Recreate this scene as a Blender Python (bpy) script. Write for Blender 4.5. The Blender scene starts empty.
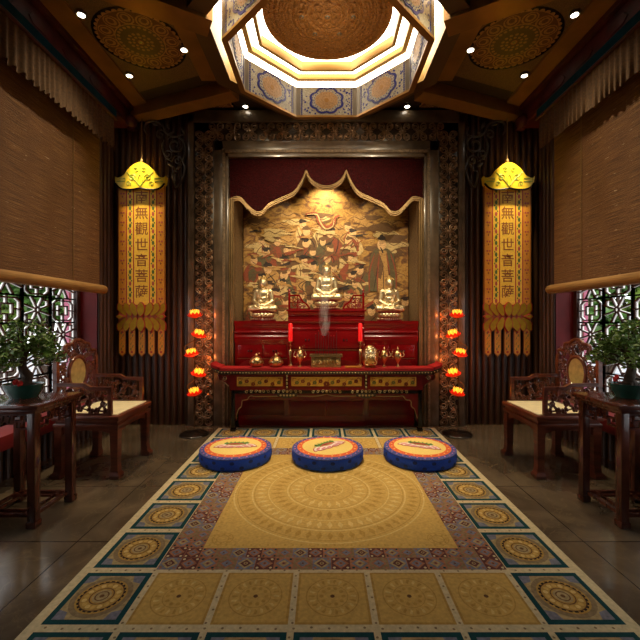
import bpy, bmesh, math, random
from mathutils import Vector, Matrix
PI = math.pi
C = bpy.context.scene.collection
SC = bpy.context.scene
RND = random.Random(7)

# ------------------------------------------------------------------ helpers
def PX(px, Y): return (px - 322.5) * Y / 380 - .05
def PZ(py, Y): return 1.4 - (py - 320) * Y / 380

def lin(h):
    h = h.lstrip('#')
    out = []
    for i in (0, 2, 4):
        c = int(h[i:i+2], 16) / 255
        out.append(c / 12.92 if c <= .04045 else ((c + .055) / 1.055) ** 2.4)
    return tuple(out) + (1,)

class MB:
    def __init__(s): s.v = []; s.f = []; s.m = []; s.sm = []
    def add(s, vs, fs, m=0, smooth=False):
        o = len(s.v); s.v.extend([tuple(p) for p in vs])
        for f in fs:
            s.f.append([o + i for i in f]); s.m.append(m); s.sm.append(smooth)
        return s
    def poly(s, vs, m=0): return s.add(vs, [list(range(len(vs)))], m)
    def box(s, x0, x1, y0, y1, z0, z1, m=0, bev=0, mat=None):
        bm = bmesh.new(); bmesh.ops.create_cube(bm, size=1)
        for v in bm.verts:
            v.co = Vector(((x0+x1)/2 + v.co.x*(x1-x0), (y0+y1)/2 + v.co.y*(y1-y0), (z0+z1)/2 + v.co.z*(z1-z0)))
        if bev: bmesh.ops.bevel(bm, geom=bm.edges[:], offset=bev, segments=2, affect='EDGES', profile=.6)
        if mat: bm.transform(mat)
        bm.verts.index_update()
        s.add([v.co[:] for v in bm.verts], [[v.index for v in f.verts] for f in bm.faces], m, bool(bev)); bm.free(); return s
    def sweep(s, pts, prof, up, closed=False, m=0, smooth=False, caps=True):
        pts = [Vector(p) for p in pts]; up = Vector(up).normalized(); n = len(pts); k = len(prof); vs = []
        for i, p in enumerate(pts):
            a = pts[i-1] if (i > 0 or closed) else None
            b = pts[(i+1) % n] if (i < n-1 or closed) else None
            t1 = (p - a).normalized() if a is not None else None
            t2 = (b - p).normalized() if b is not None else None
            if t1 is None: t1 = t2
            if t2 is None: t2 = t1
            s1 = up.cross(t1).normalized(); s2 = up.cross(t2).normalized()
            sd = s1 + s2
            if sd.length < .2: sd = s1.copy()
            sd.normalize(); c = max(.4, sd.dot(s1)); sd = sd / c
            for (u, w) in prof: vs.append(p + sd*u + up*w)
        fs = []
        for i in range(n if closed else n-1):
            j = (i+1) % n
            for q in range(k):
                r = (q+1) % k
                fs.append([i*k+q, i*k+r, j*k+r, j*k+q])
        if not closed and caps:
            fs.append(list(range(k))[::-1]); fs.append([(n-1)*k+q for q in range(k)])
        return s.add(vs, fs, m, smooth)
    def bar(s, pts, w, d, up, closed=False, m=0):
        return s.sweep(pts, [(-w/2, -d/2), (w/2, -d/2), (w/2, d/2), (-w/2, d/2)], up, closed, m)
    def tube(s, pts, r, n=8, m=0, closed=False):
        pts = [Vector(p) for p in pts]; N = len(pts)
        rs = r if isinstance(r, (list, tuple)) else [r]*N
        vs = []; fs = []; nrm = None
        for i, p in enumerate(pts):
            a = pts[i-1] if (i > 0 or closed) else p
            b = pts[(i+1) % N] if (i < N-1 or closed) else p
            t = (b - a)
            t = t.normalized() if t.length > 1e-9 else Vector((0, 0, 1))
            if nrm is None:
                nrm = t.cross(Vector((0, 0, 1)))
                if nrm.length < .1: nrm = t.cross(Vector((1, 0, 0)))
            nrm = (nrm - t*nrm.dot(t)).normalized(); bn = t.cross(nrm)
            for q in range(n):
                an = 2*PI*q/n
                vs.append(p + (nrm*math.cos(an) + bn*math.sin(an))*rs[i])
        for i in range(N if closed else N-1):
            j = (i+1) % N
            for q in range(n):
                fs.append([i*n+q, i*n+(q+1) % n, j*n+(q+1) % n, j*n+q])
        if not closed:
            fs.append(list(range(n))[::-1]); fs.append([(N-1)*n+q for q in range(n)])
        return s.add(vs, fs, m, True)
    def lathe(s, prof, n=24, c=(0, 0, 0), m=0, mat=None, wob=None):
        vs = []; fs = []; k = len(prof)
        for i in range(n):
            a = 2*PI*i/n
            for (r, z) in prof:
                rr = r if wob is None else r*(1 + wob(a, z))
                p = Vector((c[0] + rr*math.cos(a), c[1] + rr*math.sin(a), c[2] + z))
                if mat: p = mat @ p
                vs.append(p)
        for i in range(n):
            j = (i+1) % n
            for q in range(k-1): fs.append([i*k+q, j*k+q, j*k+q+1, i*k+q+1])
        if prof[0][0] > 1e-6: fs.append([i*k for i in range(n)][::-1])
        if prof[-1][0] > 1e-6: fs.append([i*k+k-1 for i in range(n)])
        return s.add(vs, fs, m, True)
    def ell(s, c, r, n=12, k=8, m=0, mat=None):
        if not isinstance(r, (list, tuple)): r = (r, r, r)
        vs = [Vector((0, 0, -1))]; fs = []
        for i in range(1, k):
            ph = -PI/2 + PI*i/k
            for q in range(n): vs.append(Vector((math.cos(ph)*math.cos(2*PI*q/n), math.cos(ph)*math.sin(2*PI*q/n), math.sin(ph))))
        vs.append(Vector((0, 0, 1)))
        for q in range(n):
            fs.append([0, 1+(q+1) % n, 1+q]); fs.append([len(vs)-1, 1+(k-2)*n+q, 1+(k-2)*n+(q+1) % n])
            for i in range(k-2): fs.append([1+i*n+q, 1+i*n+(q+1) % n, 1+(i+1)*n+(q+1) % n, 1+(i+1)*n+q])
        R = mat.to_3x3() if mat else Matrix.Identity(3)
        vs = [R @ Vector((v.x*r[0], v.y*r[1], v.z*r[2])) + Vector(c) for v in vs]
        return s.add(vs, fs, m, True)
    def prism(s, pl, fn, d0, d1, m=0, side=None):
        n = len(pl)
        vs = [fn(u, v, d0) for u, v in pl] + [fn(u, v, d1) for u, v in pl]
        s.add(vs, [list(range(n))[::-1], list(range(n, 2*n))], m)
        s.add(vs, [[i, (i+1) % n, n+(i+1) % n, n+i] for i in range(n)], m if side is None else side)
        return s
    def build(s, name, mats, parent=None, angle=40):
        me = bpy.data.meshes.new(name)
        if not isinstance(mats, (list, tuple)): mats = [mats]
        me.from_pydata(s.v, [], s.f)
        for mt in mats: me.materials.append(mt)
        for p, mi, sm in zip(me.polygons, s.m, s.sm): p.material_index = mi; p.use_smooth = sm
        me.update()
        bm = bmesh.new(); bm.from_mesh(me); bmesh.ops.recalc_face_normals(bm, faces=bm.faces); bm.to_mesh(me); bm.free()
        if any(s.sm): me.set_sharp_from_angle(angle=math.radians(angle))
        o = bpy.data.objects.new(name, me); C.objects.link(o)
        if parent: o.parent = parent
        return o

def tag(o, label=None, cat=None, group=None, kind=None):
    if label: o['label'] = label
    if cat: o['category'] = cat
    if group: o['group'] = group
    if kind: o['kind'] = kind
    return o
def thing(name, label, cat, loc=(0, 0, 0), rz=0, group=None):
    o = bpy.data.objects.new(name, None); C.objects.link(o)
    o.empty_display_size = .1; o.location = loc; o.rotation_euler = (0, 0, rz)
    return tag(o, label, cat, group)
def dup(root, loc=None, rz=None, label=None, mirror=False, group=None):
    def cp(o, par):
        c = o.copy(); C.objects.link(c); c.parent = par
        for ch in [x for x in bpy.data.objects if x.parent == o]: cp(ch, c)
        return c
    r = cp(root, None)
    if loc is not None: r.location = loc
    if rz is not None: r.rotation_euler = (0, 0, rz)
    if mirror: r.scale = (-1, 1, 1)
    if label: r['label'] = label
    if group: r['group'] = group
    return r
def structure(o, label, cat):
    return tag(o, label, cat, None, 'structure')

def circ(cx, cy, r, n=32, a0=0, ry=None):
    ry = r if ry is None else ry
    return [(cx + r*math.cos(a0 + 2*PI*i/n), cy + ry*math.sin(a0 + 2*PI*i/n)) for i in range(n)]
def spiral(cx, cy, r0, r1, a0, turns, n=22):
    return [(cx + (r0+(r1-r0)*t/n)*math.cos(a0 + 2*PI*turns*t/n), cy + (r0+(r1-r0)*t/n)*math.sin(a0 + 2*PI*turns*t/n)) for t in range(n+1)]
def catmull(P, k=8, closed=False):
    out = []; n = len(P)
    for i in range(n if closed else n-1):
        g = lambda j: P[j % n] if closed else P[min(max(j, 0), n-1)]
        p0, p1, p2, p3 = g(i-1), g(i), g(i+1), g(i+2)
        for q in range(k):
            t = q/k
            out.append(tuple(.5*(2*b + (c-a)*t + (2*a-5*b+4*c-d)*t*t + (-a+3*b-3*c+d)*t**3) for a, b, c, d in zip(p0, p1, p2, p3)))
    if not closed: out.append(tuple(P[-1]))
    return out

# ------------------------------------------------------------------ materials
def mat(name, hexc, rough=.5, metal=0, noise=None, bump=None, emis=None, coat=0, spec=None, hex2=None):
    m = bpy.data.materials.new(name); m.use_nodes = True; nt = m.node_tree; b = nt.nodes['Principled BSDF']
    col = lin(hexc); b.inputs['Base Color'].default_value = col
    b.inputs['Roughness'].default_value = rough; b.inputs['Metallic'].default_value = metal
    if coat: b.inputs['Coat Weight'].default_value = coat; b.inputs['Coat Roughness'].default_value = .08
    if spec is not None: b.inputs['Specular IOR Level'].default_value = spec
    if noise or bump:
        tc = nt.nodes.new('ShaderNodeTexCoord')
    if noise:
        sc, amt = noise[0], noise[1]; stretch = noise[2] if len(noise) > 2 else (1, 1, 1)
        mp = nt.nodes.new('ShaderNodeMapping'); mp.inputs['Scale'].default_value = stretch
        nz = nt.nodes.new('ShaderNodeTexNoise'); nz.inputs['Scale'].default_value = sc; nz.inputs['Detail'].default_value = 6
        rp = nt.nodes.new('ShaderNodeMapRange'); rp.inputs['From Min'].default_value = .3; rp.inputs['From Max'].default_value = .7
        mx = nt.nodes.new('ShaderNodeMix'); mx.data_type = 'RGBA'
        c2 = lin(hex2) if hex2 else tuple(max(0, c*(1-amt)) for c in col[:3]) + (1,)
        c1 = col if hex2 else tuple(c*(1+amt*.6) for c in col[:3]) + (1,)
        mx.inputs['A'].default_value = c1; mx.inputs['B'].default_value = c2
        L = nt.links.new
        L(tc.outputs['Object'], mp.inputs[0]); L(mp.outputs[0], nz.inputs['Vector']); L(nz.outputs['Fac'], rp.inputs['Value'])
        L(rp.outputs[0], mx.inputs['Factor']); L(mx.outputs['Result'], b.inputs['Base Color'])
    if bump:
        nz = nt.nodes.new('ShaderNodeTexNoise'); nz.inputs['Scale'].default_value = bump[0]; nz.inputs['Detail'].default_value = 5
        bp = nt.nodes.new('ShaderNodeBump'); bp.inputs['Strength'].default_value = bump[1]; bp.inputs['Distance'].default_value = bump[2] if len(bump) > 2 else .01
        nt.links.new(tc.outputs['Object'], nz.inputs['Vector']); nt.links.new(nz.outputs['Fac'], bp.inputs['Height']); nt.links.new(bp.outputs[0], b.inputs['Normal'])
    if emis:
        b.inputs['Emission Color'].default_value = lin(emis[0]); b.inputs['Emission Strength'].default_value = emis[1]
    return m

M = {}
M['rosewood'] = mat('rosewood', '#6c3522', .3, noise=(6, .5, (1, 1, 6)), coat=.3)
M['rosewood_dark'] = mat('rosewood_table', '#552a1c', .2, noise=(6, .5, (1, 6, 1)), coat=.4)
M['red_lacquer'] = mat('red_lacquer', '#7a0b0f', .22, noise=(3, .15), coat=.3)
M['red_dark'] = mat('red_dark_wood', '#6b1010', .3, noise=(5, .3))
M['red_cloth'] = mat('red_cloth', '#a60c10', .6, noise=(60, .1))
M['red_wall'] = mat('red_plaster', '#7c0d0d', .6, noise=(4, .25))
M['gold'] = mat('gold', '#d6b47c', .28, 1, bump=(40, .1))
M['gold_soft'] = mat('gilded_molding', '#8e744c', .38, .7, noise=(8, .2))
M['gold_pale'] = mat('pale_gold', '#e4d0a4', .34, .9, bump=(60, .12, .004))
M['antique_gold'] = mat('antique_gold', '#bc9c60', .35, .85, noise=(30, .45), bump=(60, .5))
M['bronze'] = mat('bronze_carving', '#947656', .34, .75, noise=(20, .5))
M['stone'] = mat('brown_stone', '#6a5a46', .24, noise=(5, .45), coat=.2)
M['stone_dark'] = mat('dark_stone', '#463a2c', .25, noise=(9, .5))
M['brocade'] = mat('gold_brocade_stone', '#80694a', .55, .1, noise=(45, .55))
M['black'] = mat('black_lacquer', '#120d0a', .25)
M['flute'] = mat('fluted_wood', '#4a3120', .38, noise=(3, .5, (6, 6, .6)))
M['ceil_brown'] = mat('ceiling_brown', '#5e482a', .45, noise=(3, .25))
M['ceil_dark'] = mat('ceiling_dark', '#3a2c1a', .5, noise=(3, .25))
M['ceil_gold'] = mat('ceiling_gold', '#a87e42', .3, .35, noise=(4, .25))
M['weave'] = mat('ceiling_weave', '#7a6240', .5, noise=(120, .55))
M['disc_tan'] = mat('ceiling_tan', '#b48654', .45, noise=(60, .4))
M['disc_rust'] = mat('ceiling_rust', '#6a3c20', .45, noise=(60, .4))
M['carved_gold'] = mat('carved_gold_wood', '#a06a2c', .4, .25, noise=(45, .45), bump=(55, .8, .02))
M['cream_panel'] = mat('cream_panel', '#aaa692', .45, noise=(70, .4))
M['panel_tan'] = mat('panel_tan', '#b08c60', .45, noise=(70, .35))
M['cobalt'] = mat('cobalt_blue', '#101c78', .4, noise=(30, .2))
M['grey_metal'] = mat('grey_silver', '#6e675a', .4, .5)
M['scroll'] = mat('scroll_silver', '#5e574c', .45, .3, noise=(15, .3))
M['cove_gold'] = mat('cove_gold', '#c49a4e', .4, .3, noise=(3, .15))
M['cove_glow'] = mat('cove_glow', '#ffffff', .5, emis=('#fff2dc', 7.0))  # emission stands in for strip light falling on the white cove
M['spot_lens'] = mat('spot_lens', '#ffffff', .4, emis=('#fff0d8', 14))
M['spot_ring'] = mat('spot_ring', '#8a8070', .3, .8)
M['cornice_red'] = mat('cornice_red', '#4a1014', .55, noise=(7, .6, (1, 1, 1)))
M['cornice_blue'] = mat('cornice_blue', '#0c3a48', .9, spec=.1, noise=(9, .3))
M['fringe'] = mat('fringe_cloth', '#664824', .75, noise=(50, .35))
M['bamboo_roll'] = mat('bamboo_roll', '#a47c48', .5, noise=(10, .4, (1, .6, 14)))
M['cord'] = mat('cord', '#8e7044', .7)
M['daylit_white'] = mat('daylit_lattice', '#f4f0e8', .5)  # white stands for daylight on the sides of the bars
M['lattice_brown'] = mat('lattice_brown', '#4a2614', .4, noise=(8, .3))
M['leaf'] = mat('bonsai_leaf', '#648634', .45, noise=(18, .5))
M['leaf_dark'] = mat('shrub_leaf', '#557d34', .5, noise=(6, .5))
M['leaf_light'] = mat('shrub_leaf_light', '#87a048', .5, noise=(6, .5))
M['bark'] = mat('bark', '#4a3a2a', .8, noise=(20, .5), bump=(30, .8))
M['pot_green'] = mat('pot_green', '#28584a', .2, noise=(10, .3), coat=.4)
M['soil'] = mat('soil', '#2a2018', .9, noise=(40, .5))
M['flower_red'] = mat('flower_red', '#c81e1e', .5)
M['paving'] = mat('outside_paving', '#8a8c90', .8, noise=(3, .25))
M['pink_wall'] = mat('pink_wall', '#b4667c', .8, noise=(3, .2))
M['cush_blue'] = mat('cushion_blue', '#0848c4', .75, noise=(60, .15), bump=(200, .3))
M['cush_navy'] = mat('cushion_navy', '#0c2c6c', .75, noise=(60, .15))
M['cush_yellow'] = mat('cushion_yellow', '#f4d678', .8, noise=(90, .1), bump=(200, .2))
M['cush_orange'] = mat('cushion_orange', '#e8692c', .8, noise=(90, .2))
M['cush_multi'] = mat('cushion_border', '#5c68a0', .8, noise=(70, .6), hex2='#1c2c80')
M['cush_white'] = mat('cushion_white', '#f4e6d6', .8)
M['cush_pink'] = mat('cushion_pink', '#e88f96', .8, noise=(60, .25))
M['cush_green'] = mat('cushion_green', '#6a9a48', .8, noise=(60, .25))
M['cush_red'] = mat('cushion_red', '#c84a48', .8)
M['seat_cream'] = mat('seat_cream', '#f0e2b4', .6, noise=(14, .12))
M['jade'] = mat('medallion_cream', '#c4b070', .35, noise=(14, .35))
M['banner'] = mat('banner_gold', '#d68c18', .6, noise=(70, .15))
M['banner_light'] = mat('banner_pale', '#ecba38', .6, noise=(70, .15))
M['banner_red'] = mat('banner_red', '#a82814', .6)
M['banner_green'] = mat('banner_green', '#4a6428', .6)
M['banner_brown'] = mat('banner_brown', '#8a4a0c', .6)
M['banner_rose'] = mat('banner_rose', '#b0483c', .6)
M['canopy'] = mat('canopy_yellow', '#dcb814', .5, noise=(20, .15))
M['canopy_green'] = mat('canopy_green', '#7f9a30', .5)
M['lotus_gold'] = mat('lotus_gold', '#a07c0a', .6, spec=.2, noise=(20, .2))
M['lamp_red'] = mat('lotus_red', '#e02808', .4, emis=('#ff2a08', .42))
M['lamp_yellow'] = mat('lotus_yellow', '#ffd060', .4, emis=('#ffb030', 1.3))
M['lamp_wire'] = mat('lamp_wire', '#6e5034', .4, .6)
M['lamp_base'] = mat('lamp_base', '#241a12', .25, .3)
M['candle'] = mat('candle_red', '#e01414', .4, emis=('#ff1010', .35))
M['panel_gold'] = mat('painted_gold', '#c0902c', .45, noise=(30, .15))
M['paint_red'] = mat('paint_rust', '#7a2e12', .5)
M['paint_green'] = mat('paint_green', '#6a6a30', .5)
M['apron_gold'] = mat('apron_gold', '#a8905c', .4, .6)
M['incense'] = mat('incense', '#3a1410', .8)
M['tray'] = mat('tray', '#b07020', .5)
M['face_dark'] = mat('dark_ink', '#1e140e', .5)
# carpet
def rug(name, h, amt=.18): return mat(name, h, .92, noise=(55, amt), bump=(260, .35, .004), spec=.15)
CARP = [rug('rug_cream', '#cebd94'), rug('rug_teal', '#144043'), rug('rug_beige', '#a8946a', .3), rug('rug_gold', '#c6a258'),
        rug('rug_gold_light', '#d4b672'), rug('rug_taupe', '#8a7656', .3), rug('rug_black', '#1e1c1c'), rug('rug_ochre', '#b08c48', .22),
        rug('rug_brown', '#6a4a2c'), rug('rug_rust', '#9c6a50', .3), rug('rug_slate', '#787884', .3), rug('rug_maroon', '#643c36', .3), rug('rug_olive', '#b28e47', .2)]

def nodes_of(m):
    nt = m.node_tree; return nt, nt.nodes['Principled BSDF'], nt.nodes.new, nt.links.new
def ramp(nt, stops, interp='LINEAR'):
    r = nt.nodes.new('ShaderNodeValToRGB'); r.color_ramp.interpolation = interp
    e = r.color_ramp.elements
    while len(e) < len(stops): e.new(.5)
    for k, (p, h) in enumerate(stops): e[k].position = p; e[k].color = lin(h)
    return r
def floor_mat():
    m = mat('marble_floor', '#4a3c2c', .13, spec=.6); nt, b, N, L = nodes_of(m)
    tc = N('ShaderNodeTexCoord')
    n1 = N('ShaderNodeTexNoise'); n1.inputs['Scale'].default_value = 2.2; n1.inputs['Detail'].default_value = 8; n1.inputs['Distortion'].default_value = 1.2
    r1 = ramp(nt, [(.2, '#443a2c'), (.5, '#605240'), (.8, '#7c6c54')]); L(tc.outputs['Object'], n1.inputs['Vector']); L(n1.outputs['Fac'], r1.inputs[0])
    n2 = N('ShaderNodeTexNoise'); n2.inputs['Scale'].default_value = 3.1; n2.inputs['Detail'].default_value = 9; n2.inputs['Distortion'].default_value = 2.0
    L(tc.outputs['Object'], n2.inputs['Vector'])
    r2 = ramp(nt, [(.485, '#000000'), (.5, '#ffffff'), (.515, '#000000')]); L(n2.outputs['Fac'], r2.inputs[0])
    mx = N('ShaderNodeMix'); mx.data_type = 'RGBA'; mx.inputs['B'].default_value = lin('#94805c')
    mu = N('ShaderNodeMath'); mu.operation = 'MULTIPLY'; mu.inputs[1].default_value = .18
    L(r2.outputs[0], mu.inputs[0]); L(mu.outputs[0], mx.inputs['Factor']); L(r1.outputs[0], mx.inputs['A'])
    br = N('ShaderNodeTexBrick'); br.offset = 0; br.inputs['Scale'].default_value = 1; br.inputs['Mortar Size'].default_value = .004
    br.inputs['Brick Width'].default_value = .8; br.inputs['Row Height'].default_value = .8; br.inputs['Mortar Smooth'].default_value = 0
    br.inputs['Color1'].default_value = (1, 1, 1, 1); br.inputs['Color2'].default_value = (.86, .86, .86, 1); br.inputs['Mortar'].default_value = (.25, .25, .25, 1)
    L(tc.outputs['Object'], br.inputs['Vector'])
    m2 = N('ShaderNodeMix'); m2.data_type = 'RGBA'; m2.blend_type = 'MULTIPLY'; m2.inputs['Factor'].default_value = 1
    L(mx.outputs['Result'], m2.inputs['A']); L(br.outputs['Color'], m2.inputs['B']); L(m2.outputs['Result'], b.inputs['Base Color'])
    return m
M['floor'] = floor_mat()
def blind_mat():
    m = mat('woven_bamboo', '#7a5434', .7); nt, b, N, L = nodes_of(m)
    tc = N('ShaderNodeTexCoord')
    def nz(sc, scale, det=4):
        mp = N('ShaderNodeMapping'); mp.inputs['Scale'].default_value = scale
        n = N('ShaderNodeTexNoise'); n.inputs['Scale'].default_value = sc; n.inputs['Detail'].default_value = det
        L(tc.outputs['Object'], mp.inputs[0]); L(mp.outputs[0], n.inputs['Vector']); return n
    a = nz(14, (1, .25, 14)); r = ramp(nt, [(.3, '#482c14'), (.5, '#704a26'), (.7, '#90683a')]); L(a.outputs['Fac'], r.inputs[0])
    s = nz(30, (1, .35, 3.2), 2); r2 = ramp(nt, [(.7, '#000000'), (.76, '#ffffff')]); L(s.outputs['Fac'], r2.inputs[0])
    mx = N('ShaderNodeMix'); mx.data_type = 'RGBA'; mx.inputs['B'].default_value = lin('#c8b090'); L(r2.outputs[0], mx.inputs['Factor']); L(r.outputs[0], mx.inputs['A'])
    L(mx.outputs['Result'], b.inputs['Base Color'])
    bp = N('ShaderNodeBump'); bp.inputs['Strength'].default_value = .8; bp.inputs['Distance'].default_value = .01; g2 = nz(70, (1, .6, 2), 3); ad = N('ShaderNodeMath'); ad.operation = 'ADD'; L(a.outputs['Fac'], ad.inputs[0]); L(g2.outputs['Fac'], ad.inputs[1]); L(ad.outputs[0], bp.inputs['Height']); L(bp.outputs[0], b.inputs['Normal'])
    return m
M['blind'] = blind_mat()
def mural_mat(name='mural_paint', base=None):
    m = mat(name, base or '#b08a48', .65); nt, b, N, L = nodes_of(m)
    tc = N('ShaderNodeTexCoord')
    mp = N('ShaderNodeMapping'); mp.inputs['Scale'].default_value = (1, 1, 1.7); L(tc.outputs['Object'], mp.inputs[0])
    n = N('ShaderNodeTexNoise'); n.inputs['Scale'].default_value = 5.2; n.inputs['Detail'].default_value = 6; n.inputs['Distortion'].default_value = 1.3; L(mp.outputs[0], n.inputs['Vector'])
    if base is None: r = ramp(nt, [(.3, '#3c2410'), (.41, '#7c5228'), (.5, '#b0823c'), (.6, '#bc9046'), (.7, '#84592a')])
    else:
        c = lin(base); r = ramp(nt, [(.3, '#6a4420'), (.42, base), (.58, base), (.72, '#a87c40')])
        for e in r.color_ramp.elements: e.color = tuple(.2*e.color[i]+.8*c[i] for i in range(3)) + (1,)
    L(n.outputs['Fac'], r.inputs[0])
    n2 = N('ShaderNodeTexNoise'); n2.inputs['Scale'].default_value = 9; n2.inputs['Detail'].default_value = 6; n2.inputs['Distortion'].default_value = 1.6; L(mp.outputs[0], n2.inputs['Vector'])
    r2 = ramp(nt, [(.465, '#000000'), (.5, '#ffffff'), (.535, '#000000')]); L(n2.outputs['Fac'], r2.inputs[0])
    mu = N('ShaderNodeMath'); mu.operation = 'MULTIPLY'; mu.inputs[1].default_value = .6; L(r2.outputs[0], mu.inputs[0])
    mx = N('ShaderNodeMix'); mx.data_type = 'RGBA'; mx.inputs['B'].default_value = lin('#4c2410'); L(mu.outputs[0], mx.inputs['Factor']); L(r.outputs[0], mx.inputs['A'])
    L(mx.outputs['Result'], b.inputs['Base Color']); return m
M['mural'] = mural_mat()
def red_board_mat():
    m = mat('red_relief_board', '#380404', .55, spec=.1, noise=(45, .5), bump=(60, 1, .02)); return m
M['red_board'] = red_board_mat()
def smoke_mat():
    m = bpy.data.materials.new('incense_smoke'); m.use_nodes = True; nt = m.node_tree; N = nt.nodes.new; L = nt.links.new
    nt.nodes.remove(nt.nodes['Principled BSDF'])
    v = N('ShaderNodeVolumePrincipled'); v.inputs['Color'].default_value = (.95, .93, .9, 1); v.inputs['Anisotropy'].default_value = .2
    tc = N('ShaderNodeTexCoord'); mp = N('ShaderNodeMapping'); mp.inputs['Scale'].default_value = (26, 26, 5); L(tc.outputs['Object'], mp.inputs[0])
    n = N('ShaderNodeTexNoise'); n.inputs['Scale'].default_value = 1; n.inputs['Detail'].default_value = 3; n.inputs['Distortion'].default_value = .8; L(mp.outputs[0], n.inputs['Vector'])
    mr = N('ShaderNodeMapRange'); mr.inputs['From Min'].default_value = .42; mr.inputs['From Max'].default_value = .68; mr.inputs['To Max'].default_value = 1
    L(n.outputs['Fac'], mr.inputs['Value'])
    sx = N('ShaderNodeSeparateXYZ'); L(tc.outputs['Object'], sx.inputs[0])
    fz = N('ShaderNodeMapRange'); fz.inputs['From Min'].default_value = 0; fz.inputs['From Max'].default_value = 1.1; fz.inputs['To Min'].default_value = 15; fz.inputs['To Max'].default_value = .15
    fz.interpolation_type = 'SMOOTHSTEP'; L(sx.outputs['Z'], fz.inputs['Value'])
    mu = N('ShaderNodeMath'); mu.operation = 'MULTIPLY'; L(mr.outputs[0], mu.inputs[0]); L(fz.outputs[0], mu.inputs[1]); 
    cb = N('ShaderNodeCombineXYZ'); L(sx.outputs['X'], cb.inputs['X']); L(sx.outputs['Y'], cb.inputs['Y'])
    ln = N('ShaderNodeVectorMath'); ln.operation = 'LENGTH'; L(cb.outputs[0], ln.inputs[0])
    fr = N('ShaderNodeMapRange'); fr.interpolation_type = 'SMOOTHSTEP'; fr.inputs['From Min'].default_value = .01; fr.inputs['From Max'].default_value = .085; fr.inputs['To Min'].default_value = 1.7; fr.inputs['To Max'].default_value = 0; L(ln.outputs['Value'], fr.inputs['Value'])
    m3 = N('ShaderNodeMath'); m3.operation = 'MULTIPLY'; L(mu.outputs[0], m3.inputs[0]); L(fr.outputs[0], m3.inputs[1]); L(m3.outputs[0], v.inputs['Density'])
    L(v.outputs[0], nt.nodes['Material Output'].inputs['Volume']); return m
M['smoke'] = smoke_mat()
# ------------------------------------------------------------------ the setting
W, YB, YN, ZC = 2.85, 5.1, -1.6, 4.2
WY0, WY1, WZ0, WZ1 = .6, 4.72, .47, 3.6          # side window openings
b = MB().box(-W-.4, W+.4, YN-.1, YB+.1, -.1, 0); structure(b.build('floor', M['floor']), 'dark polished marble floor in large square tiles', 'floor')

def flutes(mb, p0, p1, z0, z1, out, pitch=.087, m=0):
    """rounded wooden flutes from p0 to p1 (plan points), standing proud along 'out'"""
    p0 = Vector(p0); p1 = Vector(p1); d = p1 - p0; n = max(1, round(d.length/pitch)); t = d.normalized(); w = d.length/n; o = Vector(out)
    for i in range(n):
        c = p0 + t*(w*(i+.5)); ring = []
        for (u, h) in [(-.5, 0), (-.36, 0), (-.36, .014), (-.26, .03), (-.1, .038), (.1, .038), (.26, .03), (.36, .014), (.36, 0), (.5, 0)]:
            q = c + t*(u*w) + o*h; ring.append(q)
        vs = [(q.x, q.y, z0) for q in ring] + [(q.x, q.y, z1) for q in ring]; k = len(ring)
        mb.add(vs, [[j, j+1, k+j+1, k+j] for j in range(k-1)], m)

# back wall: fluted zones left and right of the portal, open at the niche
b = MB()
b.box(-W-.4, -1.3, YB, YB+.1, 0, ZC+.3, 1); b.box(1.3, W+.4, YB, YB+.1, 0, ZC+.3, 1); b.box(-1.3, 1.3, YB, YB+.1, 3.62, ZC+.3, 1)
flutes(b, (-W, YB-.001), (-1.82, YB-.001), 0, ZC, (0, -1)); flutes(b, (1.82, YB-.001), (W, YB-.001), 0, ZC, (0, -1))
structure(b.build('wall_back', [M['flute'], M['stone_dark']]), 'back wall of dark fluted wood on both sides of the altar portal', 'wall')
# niche shell
b = MB()
b.box(-1.30, -1.225, YB-.001, 5.62, 0, 3.62); b.box(1.225, 1.30, YB-.001, 5.62, 0, 3.62)
b.box(-1.3, 1.3, 5.62, 5.7, 0, 3.7, 1); b.box(-1.3, 1.3, YB+.101, 5.62, 3.62, 3.7, 1); b.box(-1.225, 1.225, YB+.1, 5.62, -.1, 0, 1)
structure(b.build('wall_niche', [M['brocade'], M['stone_dark']]), 'carved golden side walls of the altar niche', 'wall')
b = MB().box(-W-.4, W+.4, YN-.1, YN, 0, ZC+.3); structure(b.build('wall_front', M['flute']), 'wall behind the viewer', 'wall')

for s, nm in ((-1, 'left'), (1, 'right')):
    b = MB(); X = lambda a: s*a
    def bx(xa, xb, *r, m=0): b.box(min(s*xa, s*xb), max(s*xa, s*xb), *r, m)
    bx(W, W+.35, YN-.1, WY0, 0, ZC+.3, m=1); bx(W, W+.35, WY0, WY1, 0, WZ0, m=1)
    bx(W, W+.35, WY0, WY1, WZ1, ZC+.3, m=1); bx(W, W+.35, WY1, YB, 0, ZC+.3, m=2)
    flutes(b, (s*W, WY1), (s*W, YB-.04), 0, ZC, (-s, 0)); flutes(b, (s*W, WY0), (s*W, WY1), 0, WZ0-.12, (-s, 0)); flutes(b, (s*W, YN), (s*W, WY0), 0, ZC, (-s, 0))
    structure(b.build('wall_'+nm, [M['flute'], M['stone_dark'], M['red_wall']]), nm+' side wall of fluted wood with a red window reveal', 'wall')
    # red ledge under the window
    b = MB(); b.box(min(s*(W-.25), s*(W+.3)), max(s*(W-.25), s*(W+.3)), WY0, WY1, WZ0-.12, WZ0, 0, .006)
    structure(b.build('trim_1' if s < 0 else 'trim_2', M['red_wall']), 'red lacquered window ledge along the '+nm+' wall', 'ledge')

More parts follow.
